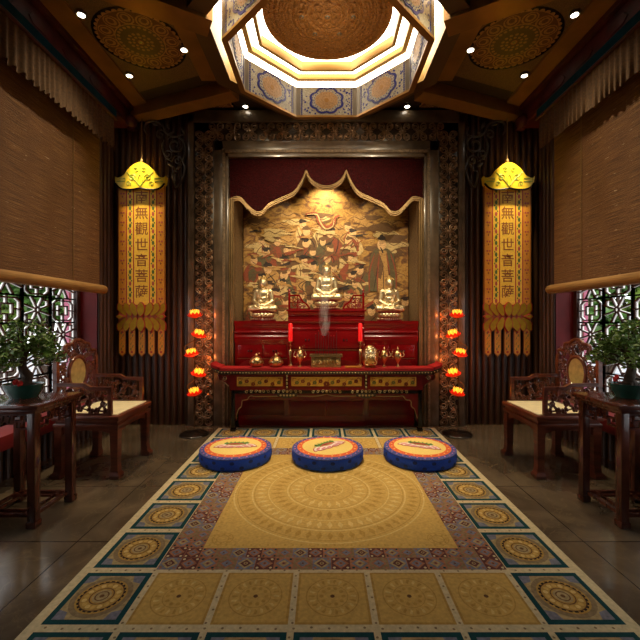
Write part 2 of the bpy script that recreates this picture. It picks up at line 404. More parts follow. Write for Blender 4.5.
# ceiling slab with octagonal opening
OC = 3.8
def octo(a, z=None, cy=OC):
    pts = [(a/math.cos(PI/8)*math.cos(PI/8+PI/4*i), cy + a/math.cos(PI/8)*math.sin(PI/8+PI/4*i)) for i in range(8)]
    return pts if z is None else [(x, y, z) for x, y in pts]
def octoring(mb, a0, a1, z0, z1, m=0, mi=None):
    vs = octo(a0, z0) + octo(a1, z0) + octo(a0, z1) + octo(a1, z1); fs = []
    for i in range(8):
        j = (i+1) % 8
        fs += [[i, j, 8+j, 8+i], [16+i, 24+i, 24+j, 16+j], [8+i, 8+j, 24+j, 24+i]]
    mb.add(vs, fs, m); mb.add(vs, [[i, 16+i, 16+(i+1) % 8, (i+1) % 8] for i in range(8)], m if mi is None else mi)
b = MB()
# slab pieces round the octagon: eight trapezoids out to the room's rectangle
inn = octo(1.2, ZC)
x0, x1, y0, y1 = -W-.4, W+.4, YN-.1, YB+.1
outp = [(x1, inn[0][1], ZC), (inn[1][0], y1, ZC), (inn[2][0], y1, ZC), (x0, inn[3][1], ZC), (x0, inn[4][1], ZC), (inn[5][0], y0, ZC), (inn[6][0], y0, ZC), (x1, inn[7][1], ZC)]
cor = [(x1, y1, ZC), None, (x0, y1, ZC), None, (x0, y0, ZC), None, (x1, y0, ZC), None]
for i in range(8):
    j = (i+1) % 8; f = [inn[i], outp[i]] + ([cor[i]] if cor[i] else []) + [outp[j], inn[j]]
    b.poly(f); b.poly([(x, y, z+.5) for x, y, z in f])
structure(b.build('ceiling', M['ceil_dark']), 'dark timber ceiling with painted coffers', 'ceiling')
# octagonal collar + cove shaft
b = MB(); octoring(b, 1.08, 1.24, 4.08, 4.5, 0, 1); b.poly(octo(1.3, 4.56), 0)
structure(b.build('trim_3', [M['ceil_brown'], M['cove_gold']]), 'octagonal timber collar round the lit ceiling opening', 'ceiling trim')
# beams
def beam(p, q, wdt, z0, z1, side):
    p = Vector(p); q = Vector(q); t = (q-p).normalized(); n = Vector((-t.y, t.x))*side*wdt
    c = [p, q, q+n, p+n]
    return [(v.x, v.y, z0) for v in c] + [(v.x, v.y, z1) for v in c]
BF = [[0, 1, 2, 3], [4, 7, 6, 5], [0, 4, 5, 1], [1, 5, 6, 2], [2, 6, 7, 3], [3, 7, 4, 0]]
k = 4
for s in (-1, 1):
    b = MB(); b.add(beam((s*1.13, 4.41), (s*2.62, 4.97), .2, 4.05, 4.2, s), BF); b.build  # far diagonal
    structure(b.build('trim_%d' % k, M['ceil_gold']), 'far diagonal ceiling beam running to the %s back corner' % ('left' if s < 0 else 'right'), 'beam'); k += 1
    b = MB(); b.add(beam((s*1.13, 3.56), (s*2.6, 2.75), .22, 4.05, 4.2, -s), BF)
    structure(b.build('trim_%d' % k, M['ceil_gold']), 'near diagonal ceiling beam on the %s side' % ('left' if s < 0 else 'right'), 'beam'); k += 1
    b = MB(); b.box(min(s*1.1, s*1.45), max(s*1.1, s*1.45), 3.3, 4.4, 4.17, 4.2)
    b.box(min(s*2.3, s*2.62), max(s*2.3, s*2.62), 2.6, 5.0, 4.17, 4.2)
    structure(b.build('trim_%d' % k, M['ceil_gold']), 'gilded flat border of the %s ceiling coffer' % ('left' if s < 0 else 'right'), 'ceiling trim'); k += 1
    # cornice beam over the window
    b = MB()
    def bx(xa, xb, *r, m=0, bev=0): b.box(min(s*xa, s*xb), max(s*xa, s*xb), *r, m, bev)
    bx(2.55, W, YN, 5.0, 3.92, ZC, m=0, bev=.012); bx(2.5, 2.56, YN, 5.0, 4.12, ZC, m=0, bev=.012)
    for y in [v*.42-.4 for v in range(13)]:
        q = [(y-.15, 4.0), (y-.1, 3.96), (y+.1, 3.96), (y+.15, 4.0), (y+.1, 4.06), (y-.1, 4.06)]
        b.prism(q, lambda u, v, d: (s*(2.55-d), u, v), 0, .008, 0)
    b.box(min(s*2.5, s*2.62), max(s*2.5, s*2.62), 4.96, 5.06, 3.9, 4.06, 0, .03)
    b.ell((s*2.52, 4.9, 3.96), (.07, .09, .08), m=0)
    structure(b.build('trim_%d' % k, M['cornice_red']), 'dark red carved cornice above the %s window blind' % ('left' if s < 0 else 'right'), 'cornice'); k += 1

# painted coffer medallions
def flower_loops(mb, cx, cy, r, n, rr, w, fn, m, k=14):
    for i in range(n):
        a = 2*PI*i/n
        pts = [fn(cx + math.cos(a)*(r+rr*math.cos(t)) - math.sin(a)*rr*.8*math.sin(t), cy + math.sin(a)*(r+rr*math.cos(t)) + math.cos(a)*rr*.8*math.sin(t)) for t in [2*PI*j/k for j in range(k)]]
        mb.bar(pts, w, .002, (0, 0, 1), True, m)
def discpoly(mb, cx, cy, r, z, m, n=48, y1=None):
    P = circ(cx, cy, r, n)
    if y1 is not None: P = [(x, min(y, y1)) for x, y in P]
    mb.poly([(x, y, z) for x, y in P], m)
def coffer(cx, cy, y1=None, r=.43):
    b = MB(); z = 4.19; q = r/.43; lay = [0]
    def disc(u, v, rr, m, n=40, ry=None, ang=0):
        lay[0] += 1; P = []
        for x, y in circ(0, 0, rr, n, 0, ry): P.append((u + x*math.cos(ang)-y*math.sin(ang), v + x*math.sin(ang)+y*math.cos(ang)))
        if y1 is not None:
            if all(y > y1 for x, y in P): return
            P = [(x, min(y, y1)) for x, y in P]
        b.poly([(x, y, z - .00005*lay[0]) for x, y in P], m)
    disc(cx, cy, .43*q, 4, 60)
    disc(cx, cy, .385*q, 0, 60)
    for i in range(40): a = 2*PI*i/40; disc(cx + .383*q*math.cos(a), cy + .383*q*math.sin(a), .027*q, 0, 10)
    disc(cx, cy, .38*q, 1, 60)
    for i in range(12):
        a = 2*PI*i/12
        for rr, ry, m, off in ((.075, .075, 0, .30), (.062, .06, 1, .303), (.05, .046, 0, .306), (.03, .026, 1, .31)): disc(cx + off*q*math.cos(a), cy + off*q*math.sin(a), rr*q, m, 14, ry*q, a)
    disc(cx, cy, .235*q, 0, 48); disc(cx, cy, .225*q, 2, 48)
    for R, n, rr in ((.2, 26, .017), (.155, 20, .017), (.11, 14, .017), (.068, 10, .015)):
        for i in range(n): a = 2*PI*i/n; disc(cx + R*q*math.cos(a), cy + R*q*math.sin(a), rr*q, 0 if R != .155 else 2, 7)
    disc(cx, cy, .045*q, 1, 20); disc(cx, cy, .03*q, 0, 16); disc(cx, cy, .014*q, 4, 10)
    return b
CM = [M['disc_tan'], M['disc_rust'], M['ceil_brown'], M['ceil_gold'], M['black'], M['weave']]
for s, nm in ((-1, 'left'), (1, 'right')):
    b = coffer(s*1.87, 3.81)
    b.poly([(s*1.45, 3.3, 4.194), (s*1.45, 4.34, 4.194), (s*2.3, 4.66, 4.194), (s*2.3, 3.0, 4.194)], 5)
    tag(b.build('ceiling_medallion', CM), 'large round painted medallion in the %s ceiling coffer, beside the octagon' % nm, 'ceiling medallion')
    b = coffer(s*1.55, 5.0, 4.98, .36)
    tag(b.build('ceiling_medallion', CM), 'half medallion painted on the ceiling above the %s wall scroll, against the back wall' % nm, 'ceiling medallion')

# hanging octagonal drum
drum = thing('ceiling_drum', 'hanging octagonal ceiling drum of cream panels with blue lobed medallions', 'ceiling ornament', (0, OC, 3.91))
AO, AI, HD = .95, .905, .37
def panel(i):
    b = MB(); a = PI/4*i; t = Vector((-math.sin(a), math.cos(a), 0)); o = Vector((math.cos(a), math.sin(a), 0)); L = AO*math.tan(PI/8); li = AI*math.tan(PI/8)
    fn = lambda u, v, d: tuple(o*d + t*u + Vector((0, 0, v)))
    vs = [fn(-li, 0, AI), fn(li, 0, AI), fn(L, 0, AO), fn(-L, 0, AO), fn(-li, HD, AI), fn(li, HD, AI), fn(L, HD, AO), fn(-L, HD, AO)]
    b.add(vs, [BF[0]], 2); b.add(vs, BF[1:], 0)
    for (d, e, l) in ((AI, -1, li), (AO, 1, L)):
        f = lambda u, v, k: fn(u, v, d + e*k)
        for sg in (-1, 1):
            b.prism([(sg*l, .0), (sg*(l-.05), 0), (sg*(l-.05), HD), (sg*l, HD)], f, 0, .004, 3)
            for q in range(14):
                z = .02 + q*(HD-.03)/14
                b.prism([(sg*(l-.068)-.008, z), (sg*(l-.068)+.008, z), (sg*(l-.068)+.008, z+.018), (sg*(l-.068)-.008, z+.018)], f, 0, .004, 1)
        b.prism([(-l, 0), (l, 0), (l, .025), (-l, .025)], f, 0, .006, 2)
        for q in range(90):
            u = (RND.random()*2-1)*(l-.09); v = .03 + RND.random()*(HD-.06)
            if (u/.24)**2 + ((v-.2)/.155)**2 > 1.05:
                r = .006 + RND.random()*.008; b.prism(circ(u, v, r, 6, RND.random()*3), f, 0, .002, 1)
    return b, fn, (li, L)
DM = [M['cream_panel'], M['cobalt'], M['ceil_gold'], M['grey_metal'], M['panel_tan']]
for i in range(8):
    b, fn, ls = panel(i)
    pn = b.build('panel', DM, drum)
    b = MB()
    for d, e in ((AI, -1), (AO, 1)):
        f = lambda u, v, k: fn(u, v, d + e*k)
        def lob(r, k0, n=64): return [(1.32*r*(1+k0*abs(math.sin(4*t)))*math.cos(t), .205 + r*(1+k0*abs(math.sin(4*t)))*math.sin(t)) for t in [2*PI*j/n for j in range(n)]]
        b.prism(lob(.148, .14), f, .002, .006, 1); b.prism(lob(.127, .14), f, .004, .008, 0); b.prism(lob(.1, .1), f, .006, .01, 4)
        for (rr, nn, sz) in ((.135, 26, .005), (.085, 20, .006), (.05, 12, .006), (.118, 24, .006)):
            for q in range(nn):
                a = 2*PI*q/nn; b.prism(circ(1.32*rr*math.cos(a), .205 + rr*math.sin(a), sz, 6), f, .006, .012, 1 if rr > .1 else 5)
        b.prism(circ(0, .205, .028, 12), f, .006, .012, 5)
    b.build('medallion', DM + [M['ceil_gold']], pn)
# lit cove: white ceiling rings glow in place of hidden strips, between gilded mouldings
cv = thing('cove_glow', 'white cove rings inside the octagonal ceiling opening, their glow standing in for hidden strip lights', 'light', (0, OC, 4.4))
def oring_flat(a0, a1, z):
    b = MB(); vs = octo(a0, z, 0) + octo(a1, z, 0); b.add(vs, [[i, (i+1) % 8, 8+(i+1) % 8, 8+i] for i in range(8)]); return b
b = oring_flat(.84, 1.08, -.03); b.build('glow_ring', M['cove_glow'], cv)
b = oring_flat(.72, .83, .0); b.build('glow_ring', M['cove_glow'], cv)
b = oring_flat(.5, .72, .075); b.build('glow_ring', M['cove_glow'], cv)
def mold(a0, a1, z0, z1):
    b = MB(); vs = octo(a0, z0, 0) + octo(a1, z0, 0) + octo(a0, z1, 0) + octo(a1, z1, 0)
    for i in range(8):
        j = (i+1) % 8; b.add(vs, [[i, j, 8+j, 8+i], [16+i, 24+i, 24+j, 16+j], [8+i, 8+j, 24+j, 24+i], [i, 16+i, 16+j, j]])
    return b
mold(.815, .865, -.07, -.012).build('molding', M['cove_gold'], cv); mold(.70, .735, -.04, .065).build('molding', M['cove_gold'], cv)
# carved centre disc
dc = thing('ceiling_rosette', 'round carved golden wood disc at the centre of the lit ceiling', 'ceiling ornament', (0, OC, 4.44))
b = MB(); pr = [(.001, 0)]
for r in [.03*i for i in range(1, 21)]: pr += [(r, -.004 if int(r/.03) % 3 else .006), (r+.014, .0)]
pr += [(.645, 0), (.645, .03), (.001, .03)]
b.lathe(pr, 64); b.build('disc', M['carved_gold'], dc, 20)
b = MB()
for (R, n, rr) in ((.12, 8, .05), (.27, 14, .055), (.42, 20, .06), (.56, 28, .05)): flower_loops(b, 0, 0, R, n, rr, .012, lambda u, v: (u, v, -.006), 0)
b.build('relief', M['carved_gold'], dc)
for i in range(7):
    r = 0 if i == 0 else .26; a = PI/3*i; b = MB()
    for (q, m) in ((.045, 0), (.03, 1), (.014, 0)): b.ell((r*math.cos(a), r*math.sin(a), -.006), (q, q, .008 + (.045-q)*.3), 12, 6, m)
    b.build('flower_boss', [M['carved_gold'], M['grey_metal']], dc)

# recessed ceiling spots
SPOTS = [(-2.24, 3.45, 'left coffer, beside the cornice'), (-2.24, 4.31, 'left coffer, towards the back corner'), (-1.47, 3.9, 'left coffer, beside the octagon'),
         (-1.05, 4.93, 'strip above the altar, left end'), (2.24, 3.45, 'right coffer, beside the cornice'), (2.24, 4.31, 'right coffer, towards the back corner'),
         (1.47, 3.9, 'right coffer, beside the octagon'), (1.05, 4.93, 'strip above the altar, right end')]
for x, y, w in SPOTS:
    t = thing('ceiling_spotlight', 'small round recessed spotlight in the ceiling, ' + w, 'ceiling light', (x, y, 4.168), 0, 'recessed ceiling spotlights')
    MB().lathe([(.028, .0), (.045, -.006), (.045, .028), (.028, .028), (.028, .0)], 20).build('trim_ring', M['spot_ring'], t)
    MB().lathe([(.001, -.003), (.034, -.001), (.034, .01), (.001, .01)], 20).build('lens', M['spot_lens'], t)

# ------------------------------------------------------------------ windows: brown lattice, white copy behind it painting daylight on the bar sides
def lattice(s):
    paths = []; cw, ch = .40, .28
    for i in range(14):
        for j in range(11):
            y = WY1 - .06 - cw*(i+.5); z = WZ0 + .06 + ch*(j+.5)
            if y - cw/2 < WY0 or z + ch/2 > WZ1 + .01: continue
            a, h = cw/2, ch/2
            if (i+j) % 2 == 0:
                for q in range(8):
                    an = PI/4*q + PI/8; c, sn = math.cos(an), math.sin(an); rr = 1/max(abs(c), abs(sn))
                    paths.append(([(y+.028*c, z+.028*sn), (y+a*c*rr*.97, z+h*sn*rr*.97)], False))
                paths.append((circ(y, z, .028, 10), True))
                paths.append(([(y+a*u, z+h*v) for u, v in ((-1, -.42), (-.75, -.42), (-.75, -.75), (-.42, -.75), (-.42, -1))], False))
                paths.append(([(y-a*u, z-h*v) for u, v in ((-1, -.42), (-.75, -.42), (-.75, -.75), (-.42, -.75), (-.42, -1))], False))
            else:
                oct_ = [(-.55, -.8), (.55, -.8), (.8, -.55), (.8, .55), (.55, .8), (-.55, .8), (-.8, .55), (-.8, -.55)]
                paths.append(([(y+a*u, z+h*v) for u, v in oct_], True))
                paths.append(([(y+a*.36*u, z+h*.36*v) for u, v in ((-1, -1), (1, -1), (1, 1), (-1, 1))], True))
                for u, v in ((1, 0), (-1, 0), (0, 1), (0, -1)): paths.append(([(y+a*.36*u, z+h*.36*v), (y+a*u, z+h*v)], False))
            paths.append(([(y-a, z-h), (y+a, z-h), (y+a, z+h), (y-a, z+h)], True))
    return paths
for s, nm, wn in ((-1, 'left', 1), (1, 'right', 2)):
    w = thing('window_%d' % wn, 'tall lattice window in the %s wall, flower fretwork lit from the garden' % nm, 'window', (s*3.1, 0, 0)); w['kind'] = 'structure'
    P = lattice(s)
    b = MB()
    for pts, cl in P: b.bar([(-s*.006, y, z) for y, z in pts], .014, .014, (1, 0, 0), cl)
    b.build('lattice', M['lattice_brown'], w)
    b = MB()
    for pts, cl in P: b.bar([(s*.010, y, z) for y, z in pts], .015, .018, (1, 0, 0), cl)
    b.build('daylit_backing', M['daylit_white'], w)
    b = MB()
    for (ya, yb, za, zb) in ((WY0, WY1, WZ0, WZ0+.06), (WY0, WY1, WZ1-.06, WZ1), (WY0, WY0+.06, WZ0, WZ1), (WY1-.06, WY1, WZ0, WZ1)): b.box(-.035, .045, ya, yb, za, zb, 0, .004)
    b.build('frame', M['lattice_brown'], w)

# ------------------------------------------------------------------ garden outside the windows
b = MB().box(-14, -3.2, -6, 16, -.5, -.05).box(3.2, 14, -6, 16, -.5, -.05); structure(b.build('ground', M['paving']), 'grey paved ground outside the windows', 'ground')
for s, nm in ((-1, 'left'), (1, 'right')):
    b = MB().box(min(s*3.25, s*3.62), max(s*3.25, s*3.62), 5.25, 5.4, -.05, 4.0); structure(b.build('wall_outside_'+nm, M['pink_wall']), 'pinkish garden wall seen through the %s window' % nm, 'wall')
def leaves(mb, blobs, n, size, m=0):
    tot = sum(r**2 for *_, r in blobs)
    for (x, y, z, r) in blobs:
        for _ in range(int(n*r*r/tot)):
            u = RND.random()*2-1; t = RND.random()*2*PI; q = math.sqrt(1-u*u); rr = r*(.55+.45*RND.random())
            c = Vector((x + rr*q*math.cos(t), y + rr*q*math.sin(t), z + rr*u*.8))
            R = Matrix.Rotation(RND.random()*2*PI, 3, 'Z') @ Matrix.Rotation((RND.random()-.5)*1.8, 3, 'X') @ Matrix.Rotation((RND.random()-.5)*1.8, 3, 'Y')
            L = size*(.7+.6*RND.random()); w = L*.32
            vs = [c + R @ Vector(p) for p in ((-L/2, 0, 0), (-L*.1, -w, L*.06), (L/2, 0, -L*.08), (-L*.1, w, L*.06))]
            mb.add(vs, [[0, 1, 2], [0, 2, 3]], m)
def shrub(x, y, h, r, label, mt, n=1100):
    t = thing('garden_shrub', label, 'shrub', (x, y, -.05), 0, 'garden shrubs outside the windows')
    b = MB(); bl = [(RND.uniform(-.5, .5)*r, RND.uniform(-.5, .5)*r, h*RND.uniform(.38, .9), r*RND.uniform(.45, .7)) for _ in range(9)]
    leaves(b, bl, n, .2); b.build('foliage', M[mt], t)
    b = MB()
    for bb in bl: b.tube([(0, 0, 0), (bb[0]*.3, bb[1]*.3, bb[2]*.5), (bb[0], bb[1], bb[2])], [.05, .035, .015], 6)
    b.build('stem', M['bark'], t)
for s, nm in ((-1, 'left'), (1, 'right')):
    shrub(s*4.5, 6.1, 2.9, .62, 'dark green shrub outside the %s window, close to the pink wall' % nm, 'leaf_dark', 1500)
    shrub(s*5.7, 6.95, 3.0, .7, 'bright green shrub in the %s garden, beyond the dark one' % nm, 'leaf_light', 1500)
    shrub(s*7.2, 8.4, 3.4, .85, 'tall dark green shrub far out in the %s garden' % nm, 'leaf_dark', 1700)
    shrub(s*5.4, 9.3, 3.6, .9, 'tall pale green shrub farthest out in the %s garden' % nm, 'leaf_light', 1700)
    shrub(s*6.2, 4.6, 2.7, .65, 'low green shrub beside the %s window, out of line with the others' % nm, 'leaf_dark', 1200)

# ------------------------------------------------------------------ blinds and fringed valances
for s, nm in ((-1, 'left'), (1, 'right')):
    t = thing('bamboo_blind', 'brown woven bamboo roll blind lowered over the %s window' % nm, 'blind', (s*2.72, 2.3, 1.77), 0, 'roll blinds')
    b = MB(); n = 60; y0, y1 = -1.9, 2.24
    vs = []; fs = []
    for i in range(n+1):
        y = y0 + (y1-y0)*i/n; d = .004*math.sin(i*1.3) + .003*math.sin(i*.37)
        vs += [(d-.004, y, 0), (d-.004, y, 2.15), (d+.004, y, 0), (d+.004, y, 2.15)]
    for i in range(n):
        a, c = i*4, i*4+4; fs += [[a, c, c+1, a+1], [a+2, a+3, c+3, c+2], [a, a+2, c+2, c]]
    fs += [[0, 1, 3, 2], [n*4, n*4+2, n*4+3, n*4+1]]
    b.add(vs, fs, 0, True); b.build('woven_sheet', M['blind'], t)
    b = MB().tube([(0, -2.0, 0), (0, 2.3, 0), (0, 2.34, 0), (0, 2.36, 0)], [.055, .055, .05, .03], 16); b.build('bottom_roll', M['bamboo_roll'], t)
    for y in (-1.2, .2, 1.75): MB().tube([(-s*.014, y, -.0), (-s*.014, y, 2.1)], .0032, 6).build('lift_cord', M['cord'], t)
    t = thing('fringed_valance', 'pleated tan fringe valance under the %s cornice, blue band above' % nm, 'valance', (s*2.55, 2.3, 3.44), 0, 'fringed valances')
    b = MB().box(-.03, .03, -3.85, 2.26, .37, .475, 0, .006); b.build('blue_band', M['cornice_blue'], t)
    b = MB().tube([(-s*.03, -3.85, .365), (-s*.03, 2.26, .365)], .016, 8); b.build('red_cord', M['cornice_red'], t)
    b = MB(); n = 1500; vs = []; fs = []; yy = [-3.85 + 6.08*i/n for i in range(n+1)]
    for i, y in enumerate(yy):
        ph = 2*PI*y/.075; am = .5 + .5*math.sin(y*3.1+math.sin(y*7)); wv = math.sin(ph + 1.6*math.sin(y*11.3) + 1.2*math.sin(y*4.7)); 
        bot = .006*math.sin(y*23) + .012*wv
        for (z, k) in ((.37, .3), (.2, .8), (bot, 1.0)): vs.append((-s*.01 + wv*.017*k*(.6+.4*am), y, z))
        for (z, k) in ((.37, .3), (.2, .8), (bot, 1.0)): vs.append((-s*.01 + wv*.017*k*(.6+.4*am) + .005, y, z))
    for i in range(n):
        a, c = i*6, i*6+6
        fs += [[a, c, c+1, a+1], [a+1, c+1, c+2, a+2], [a+3, a+4, c+4, c+3], [a+4, a+5, c+5, c+4], [a+2, c+2, c+5, a+5]]
    b.add(vs, fs, 0, True); b.build('fringe', M['fringe'], t, 70)

# ------------------------------------------------------------------ stone portal
pt = thing('altar_portal', 'polished brown stone portal framing the altar niche, carved scroll bands on it', 'portal', (0, 5.0, 0))
b = MB()
for s in (-1, 1):
    bx = lambda xa, xb, y, z0, z1, m=0, bv=.003: b.box(min(s*xa, s*xb), max(s*xa, s*xb), y, .098, z0, z1, m, bv)
    bx(1.74, 1.82, -.012, 0, 4.1); bx(1.478, 1.742, .012, 0, 4.005, 1); bx(1.36, 1.48, 0, 0, 3.76); bx(1.33, 1.365, -.012, 0, 3.66, 2, .002); bx(1.29, 1.335, .004, 0, 3.62)
b.box(-1.82, 1.82, -.012, .098, 4.0, 4.16, 0, .006); b.box(-1.742, 1.742, .012, .098, 3.75, 4.005, 1, .004); b.box(-1.48, 1.48, 0, .098, 3.63, 3.76, 0, .006)
b.box(-1.365, 1.365, -.012, .098, 3.6, 3.64, 2, .006); b.box(-1.335, 1.335, .004, .098, 3.55, 3.61, 0, .006)
b.build('stone_frame', [M['stone'], M['stone_dark'], M['brocade']], pt)
def motif(b, fn, cx, cy, w, h, fl, r=.0078):
    for sx in (-1, 1):
        for sy in (-1, 1):
            b.tube([fn(cx + sx*x, cy + sy*y) for x, y in spiral(w*.24, h*.22, .012, w*.2, 0, 1.6*fl, 18)], r*.9, 5)
            b.tube([fn(cx + sx*x, cy + sy*y) for x, y in catmull([(0, h*.02), (w*.1, h*.12), (w*.06, h*.3), (w*.2, h*.46), (w*.42, h*.4), (w*.44, h*.18)], 3)], r, 5)
            b.ell(fn(cx + sx*w*.37, cy + sy*h*.3), (.022, .009, .02), 6, 4)
    b.ell(fn(cx, cy), (.026, .012, .026), 8, 5)
    for q in range(6):
        a = PI/3*q; b.ell(fn(cx + .036*math.cos(a), cy + .036*math.sin(a)), (.016, .008, .016), 6, 4)
for s in (-1, 1):
    b = MB()
    for i in range(19): motif(b, lambda u, v: (u, .004, v), s*1.61, .11 + .2045*i, .25, .21, 1 if i % 2 else -1)
    b.build('carved_band', M['bronze'], pt)
b = MB()
for i in range(14): motif(b, lambda u, v: (u, .004, v), -1.45 + 2.9*i/13, 3.88, .21, .24, 1 if i % 2 else -1)
b.build('carved_band', M['bronze'], pt)
# gilded niche columns
for s, nm in ((-1, 'left'), (1, 'right')):
    b = MB()
    for (x, r) in ((1.281, .010), (1.258, .013), (1.236, .010)): b.tube([(s*x, .03, 0), (s*x, .03, 3.0)], r, 10)
    b.box(min(s*1.226, s*1.29), max(s*1.226, s*1.29), .03, .085, 0, 3.0)
    b.build('gilded_jamb', M['gold_soft'], pt)
# red cresting board with gold edge
t = thing('cresting_board', 'dark red relief board with a wavy two-peaked gold edge above the niche', 'valance board', (0, 5.07, 0))
half = [(1.285, 2.985), (1.16, 3.014), (1.06, 2.921), (.96, 2.827), (.86, 2.822), (.76, 2.921), (.587, 3.005), (.433, 3.081), (.333, 3.218), (.267, 3.368)]
mid = [(.267, 3.368), (.208, 3.254), (.107, 3.18), (0, 3.156), (-.107, 3.18), (-.208, 3.254), (-.267, 3.368)]
edge = catmull(half, 6)[:-1] + catmull(mid, 6)[:-1] + catmull([(-x, z) for x, z in half[::-1]], 6)
b = MB(); n = len(edge); vs = []; fs = []
for d in (-.012, .02):
    for x, z in edge: vs.append((x, d, z))
    for x, z in edge: vs.append((x, d, 3.548))
for i in range(n-1):
    fs += [[i, i+1, n+i+1, n+i], [2*n+i, 3*n+i, 3*n+i+1, 2*n+i+1], [i, 2*n+i, 2*n+i+1, i+1]]
b.add(vs, fs); b.build('board', M['red_board'], t)
b = MB()
for (dz, r, dy) in ((.0, .013, -.02), (.024, .010, -.016), (-.022, .011, -.012)): b.tube([(x, dy, z+dz) for x, z in edge], r, 7)
b.build('gold_edge', M['gold_soft'], t)
# ------------------------------------------------------------------ carpet
def build_carpet():
    t = thing('carpet', 'large rectangular carpet with golden mandala field and teal bordered medallion tiles', 'carpet', (0, 3.08, 0))
    b = MB(); Y0 = 1.295; Y1 = 4.895; oy = 3.08; XO = 1.39
    b.box(-XO, XO, Y0-oy, Y1-oy, 0, .012, 0, .004)
    Z = [.0125]
    def F(P, m, k): b.poly([(x, y - oy, .0122 + .0003*k) for x, y in P], m)
    def R(x0, x1, y0, y1, m, k): F([(x0, y0), (x1, y0), (x1, y1), (x0, y1)], m, k)
    def ring(cx, cy, r0, r1, m, k, n=40):
        A = circ(cx, cy, r0, n); B = circ(cx, cy, r1, n)
        b.add([(x, y-oy, .0122+.0003*k) for x, y in A+B], [[i, n+i, n+(i+1) % n, (i+1) % n] for i in range(n)], m)
    pit = .397; ts = .355
    x0c = -1.335; y0c = 1.731 - pit
    dots = lambda: None
    for i in range(7):
        for j in range(9):
            cx = x0c + ts/2 + i*(2*1.335-ts)/6; cy = y0c + ts/2 + j*pit; h = ts/2
            edge = i in (0, 6) or j in (0, 8)
            if edge:
                R(cx-h, cx+h, cy-h, cy+h, 1, 1); q = h - .028; R(cx-q, cx+q, cy-q, cy+q, 2, 2)
                for sx in (-1, 1):
                    for sy in (-1, 1): F([(cx+sx*q, cy+sy*q), (cx+sx*(q-.06), cy+sy*q), (cx+sx*(q-.045), cy+sy*(q-.045)), (cx+sx*q, cy+sy*(q-.06))], 10, 3)
                ring(cx, cy, .118, .142, 5, 4); F(circ(cx, cy, .118, 40), 7, 4)
                ring(cx, cy, .096, .103, 8, 5)
                for q2 in range(24):
                    a = 2*PI*q2/24; b.add([(cx + r*math.cos(a+d), cy - oy + r*math.sin(a+d), .0122+.0015) for r, d in ((.099, -.08), (.109, -.08), (.109, .08), (.099, .08))], [[0, 1, 2, 3]], 6)
                for q2 in range(16):
                    a = 2*PI*q2/16; F(circ(cx + .076*math.cos(a), cy + .076*math.sin(a), .013, 7), 4 if q2 % 2 else 3, 5)
                ring(cx, cy, .052, .058, 8, 5, 24); F(circ(cx, cy, .045, 18), 2, 5); ring(cx, cy, .028, .034, 8, 6, 18); F(circ(cx, cy, .012, 8), 8, 6)
            elif j in (1, 7):
                R(cx-h, cx+h, cy-h, cy+h, 7, 1); R(cx-h+.012, cx+h-.012, cy-h+.012, cy+h-.012, 3, 2)
                ring(cx, cy, .128, .134, 7, 4); ring(cx, cy, .075, .079, 7, 4)
                for q2 in range(22):
                    a = 2*PI*q2/22; F([(cx + r*math.cos(a+d), cy + r*math.sin(a+d)) for r, d in ((.085, 0), (.1, .1), (.12, .05), (.118, -.06))], 12 if q2 % 2 else 4, 4)
                for q2 in range(10):
                    a = 2*PI*q2/10; F(circ(cx + .055*math.cos(a), cy + .055*math.sin(a), .011, 7), 12, 4)
                F(circ(cx, cy, .012, 8), 8, 4)
    # dots in the cream grid
    for i in range(6):
        for j in range(44):
            x = x0c + ts + (2*1.335-ts)/6*i + ((2*1.335-ts)/6-ts)/2; y = 1.34 + j*.08
            if y < 2.1 or y > 4.14 or i in (0, 5):
                F(circ(x + RND.uniform(-.006, .006), y, .007, 5), 5, 3)
    for j in range(8):
        for i in range(33):
            x = -1.3 + i*.08; y = y0c + ts + j*pit + .02
            if j in (0, 1, 6, 7) or abs(x) > .98: F(circ(x, y + RND.uniform(-.006, .006), .007, 5), 5, 3)
    # patterned double border round the field
    fy0, fy1, fx = 2.112, 4.115, .975
    R(-fx, fx, fy0, fy1, 9, 1)
    def band(x, y, sz, kind, hor):
        # one repeat of the border: square with a lozenge and rosette
        c = [(10, 2, 11), (11, 9, 10), (9, 10, 2), (5, 9, 10)][kind % 4]
        h = sz/2*.97; R(x-h, x+h, y-h, y+h, c[0], 2)
        F([(x-h*.9, y), (x, y-h*.9), (x+h*.9, y), (x, y+h*.9)], c[1], 3); F([(x-h*.6, y), (x, y-h*.6), (x+h*.6, y), (x, y+h*.6)], c[2], 4)
        F(circ(x, y, h*.24, 8), [2, 9, 9, 10][kind % 4], 5); F(circ(x, y, h*.13, 6), 11, 6)
        for sx in (-1, 1):
            for sy in (-1, 1): F(circ(x+sx*h*.72, y+sy*h*.72, h*.17, 6), [9, 0, 1, 9][kind % 4], 3)
    for lay, (off, sz) in enumerate(((.0, .108), (.108, .092))):
        xa = fx - off - sz/2; ya = fy0 + off + sz/2; yb = fy1 - off - sz/2
        nx = int(round((2*xa)/sz)); ny = int(round((yb-ya)/sz))
        for i in range(nx+1):
            x = -xa + 2*xa*i/nx
            for y in (ya, yb): band(x, y, sz, i + lay, True)
        for j in range(1, ny):
            y = ya + (yb-ya)*j/ny
            for x in (-xa, xa): band(x, y, sz, j + lay, False)
    mx, my0, my1 = fx-.2, fy0+.2, fy1-.2; R(-mx, mx, my0, my1, 3, 2)
    cy = (my0+my1)/2
    for (r, w, m) in ((.76, .012, 4), (.73, .006, 7), (.62, .012, 4), (.6, .006, 7), (.49, .008, 4), (.34, .012, 4), (.32, .005, 7), (.2, .006, 7), (.12, .008, 4), (.05, .006, 7)): ring(0, cy, r-w, r, m, 4, 72)
